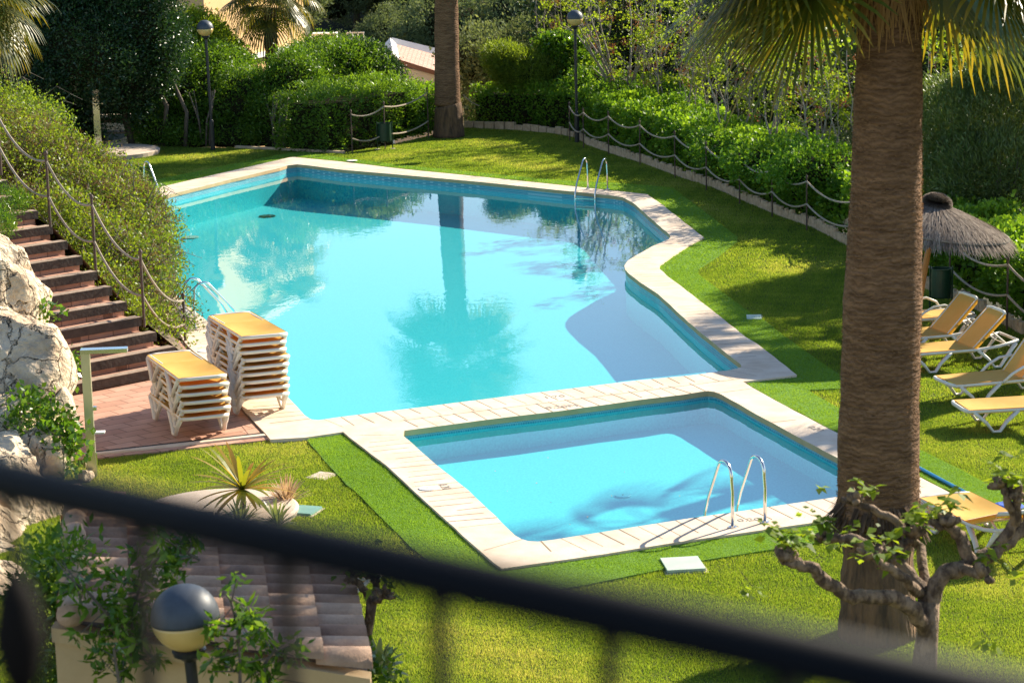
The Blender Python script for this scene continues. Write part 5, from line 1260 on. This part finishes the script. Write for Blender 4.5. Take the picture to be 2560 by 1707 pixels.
MB().lathe((.0, 0, .22), [(.004, 0), (.022, .01), (.01, .02)], 8).build('flower', m_sling, o)

# ------------------------------------------------------------------ near building with tiled roof
nb_ = empty('garden_building', (0, 0, 0), 0, 'small rendered building with a curved clay tile roof below the railing', 'building')
ZR, ZE = 2.55, 2.12
A1 = G(205, 1245, ZR); B1 = G(196, 1560, ZR)      # ridge: far, near
A2 = G(862, 1392, ZE); B2 = G(925, 1690, ZE)      # eave: far, near
rows = 12
for r0 in range(rows):
    t = (r0+.5)/rows; a = A1.lerp(B1, t); b = A2.lerp(B2, t); d = b-a; L_ = d.length; n = 6; dn = d/L_
    m_ = MB()
    pitch_w = (A1-B1).length/rows
    for k in range(n):
        s0 = a+dn*(L_*k/n-.04); s1 = a+dn*(L_*(k+1)/n+.02); zz = .012*rnd.random()
        # half barrel
        side = (B1-A1).normalized(); ring_ = []
        for (p, rr, up_) in ((s0, pitch_w*.33, .0), (s1, pitch_w*.41, .05)):
            for rad_ in (rr, rr-.018):
                for j in range(9):
                    th = math.pi*j/8; ring_.append(p+side*math.cos(th)*rad_*(1 if True else 1)+Vector((0, 0, math.sin(th)*rad_*1.05+up_+zz)))
        fs = []
        for j in range(8):
            fs += [(j, j+1, 18+j+1, 18+j), (9+j+1, 9+j, 27+j, 27+j+1), (18+j, 18+j+1, 27+j+1, 27+j)]
        m_.add(ring_, fs)
    m_.build('tile_row', rnd.choice([m_tile, m_tile, m_tile2]), nb_, True)
m_ = MB(); dz_ = Vector((0, 0, -.06)); m_.add([A1+dz_, A2+dz_, B2+dz_, B1+dz_, A1+dz_*2.5, A2+dz_*2.5, B2+dz_*2.5, B1+dz_*2.5], [(0,1,2,3),(4,5,6,7),(0,1,5,4),(1,2,6,5),(2,3,7,6),(3,0,4,7)]); m_.build('roof_deck', m_earth, nb_)  # deck coloured dark to paint shade into the valleys between tile rows
m_ = MB(); f0 = B1+Vector((-.2, .0, -.02)); f1 = B2+Vector((.0, .0, -.02)); q_ = Vector((0, .16, 0)); dn_ = Vector((0, 0, -.11)); m_.add([f0, f1, f1+q_, f0+q_, f0+dn_, f1+dn_, f1+q_+dn_, f0+q_+dn_], [(0,1,2,3),(4,5,6,7),(0,1,5,4),(1,2,6,5),(2,3,7,6),(3,0,4,7)]); m_.build('verge', m_wallbeige, nb_)
m_ = MB(); n = 9
for k in range(n):
    s0 = A1.lerp(B1, k/n-.01)+Vector((-.05, 0, .06)); s1 = A1.lerp(B1, (k+1)/n+.02)+Vector((-.05, 0, .09)); m_.tube([s0, s1], [.085, .105], 14, True, .85)
m_.build('ridge_tile', m_tile2, nb_, True)
w0 = B1+Vector((-.19, .05, -.12)); w1 = B2+Vector((-.15, .05, -.12)); w2 = A2+Vector((-.15, -.1, -.12)); w3 = A1+Vector((-.18, -.1, -.12))
m_ = MB(); m_.add([w0, w1, w2, w3]+[Vector((q.x, q.y, -.1)) for q in (w0, w1, w2, w3)], [(0,1,5,4),(1,2,6,5),(2,3,7,6),(3,0,4,7)]); m_.build('wall', m_wallbeige, nb_)
# leaves around it
bush('foreground_shrub', [ex(110, 1470, 18.0, .26, .3, .35), ex(150, 1400, 17.5, .2, .2, .2), ex(90, 1560, 18, .2, .3, .4), ex(105, 1680, 17.5, .2, .25, .25)], 330, 10, .085, .36, l_glossy, 'bright leafy shrub between the boulders and the garden building wall', clr=.07, docore=False, lump=.04)
def twiggy(pxs, Y, n, label, L=.095):
    root = empty('overhanging_branch', (0, 0, 0), 0, label, 'branch'); m_ = MB(); V = []
    P = [D(x, y, Y) for x, y in pxs]; m_.tube(P, [.014]+[.010]*(len(P)-1), 6); pts_ = []
    for i in range(n):
        k = rnd.randrange(len(P)-1); b = P[k].lerp(P[k+1], rnd.random()); e = b+Vector((rnd.uniform(-.22, .22), rnd.uniform(-.2, .2), rnd.uniform(-.16, .20))); m_.tube([b, e], [.006, .003], 4, False); pts_.append(e)
    T = np.array([tuple(p) for p in pts_]); i = rng.choice(len(T), n*14); Q = T[i]+rng.normal(size=(n*14, 3))*.028
    quads('foliage', leafquads(Q, L, .36, None, 0, -.15), rng.random(len(Q)), l_glossy, root); m_.build('branch', m_twig, root)
twiggy([(330, 1660), (290, 1560), (220, 1480), (170, 1440)], 16.3, 30, 'glossy branch hanging over the ridge end of the tiled roof')
twiggy([(330, 1660), (330, 1530), (360, 1430), (430, 1360), (500, 1400)], 16.4, 44, 'glossy branch lying across the tiled roof above the near lamp')
twiggy([(600, 1720), (600, 1640), (592, 1560), (575, 1490)], 15.6, 18, 'glossy branch right of the near lamp globe')
twiggy([(300, 1720), (290, 1660), (285, 1620)], 15.8, 9, 'small glossy shoot in front of the building wall')
twiggy([(680, 1720), (660, 1660), (690, 1620)], 15.8, 18, 'glossy shoots at the bottom edge right of the near lamp')

# ------------------------------------------------------------------ balcony railing in front
rl = empty('balcony_railing', (0, 0, 0), 0, 'dark out of focus balcony railing crossing the whole view', 'railing')
ZR_ = HCAM-.43
ra = G(-60, 1182, ZR_); rb = G(2620, 1775, ZR_); dv = (rb-ra).normalized(); ra2 = ra-dv*.25; rb2 = rb+dv*.1
m_ = MB(); m_.tube([ra2, rb2], .0195, 14, True, .8); m_.build('handrail', m_rail, rl, True)
for px in (20, 348, 712, 1095, 1520, 1960, 2400):
    py = 1195+.2213*px; p = G(px, py, ZR_); m_ = MB(); m_.tube([p, p+Vector((0, 0, -.9))], .0062, 8)
    m_.lathe((p.x, p.y, p.z-.26 if px != 20 else p.z-.17), [(.006, 0), (.016, .02), (.022, .05), (.016, .08), (.006, .1)], 12); m_.build('baluster', m_balu, rl, True)
m_ = MB(); m_.tube([ra2+Vector((0,0,-.9)), rb2+Vector((0,0,-.9))], .014, 8); m_.build('bottom_rail', m_rail, rl)
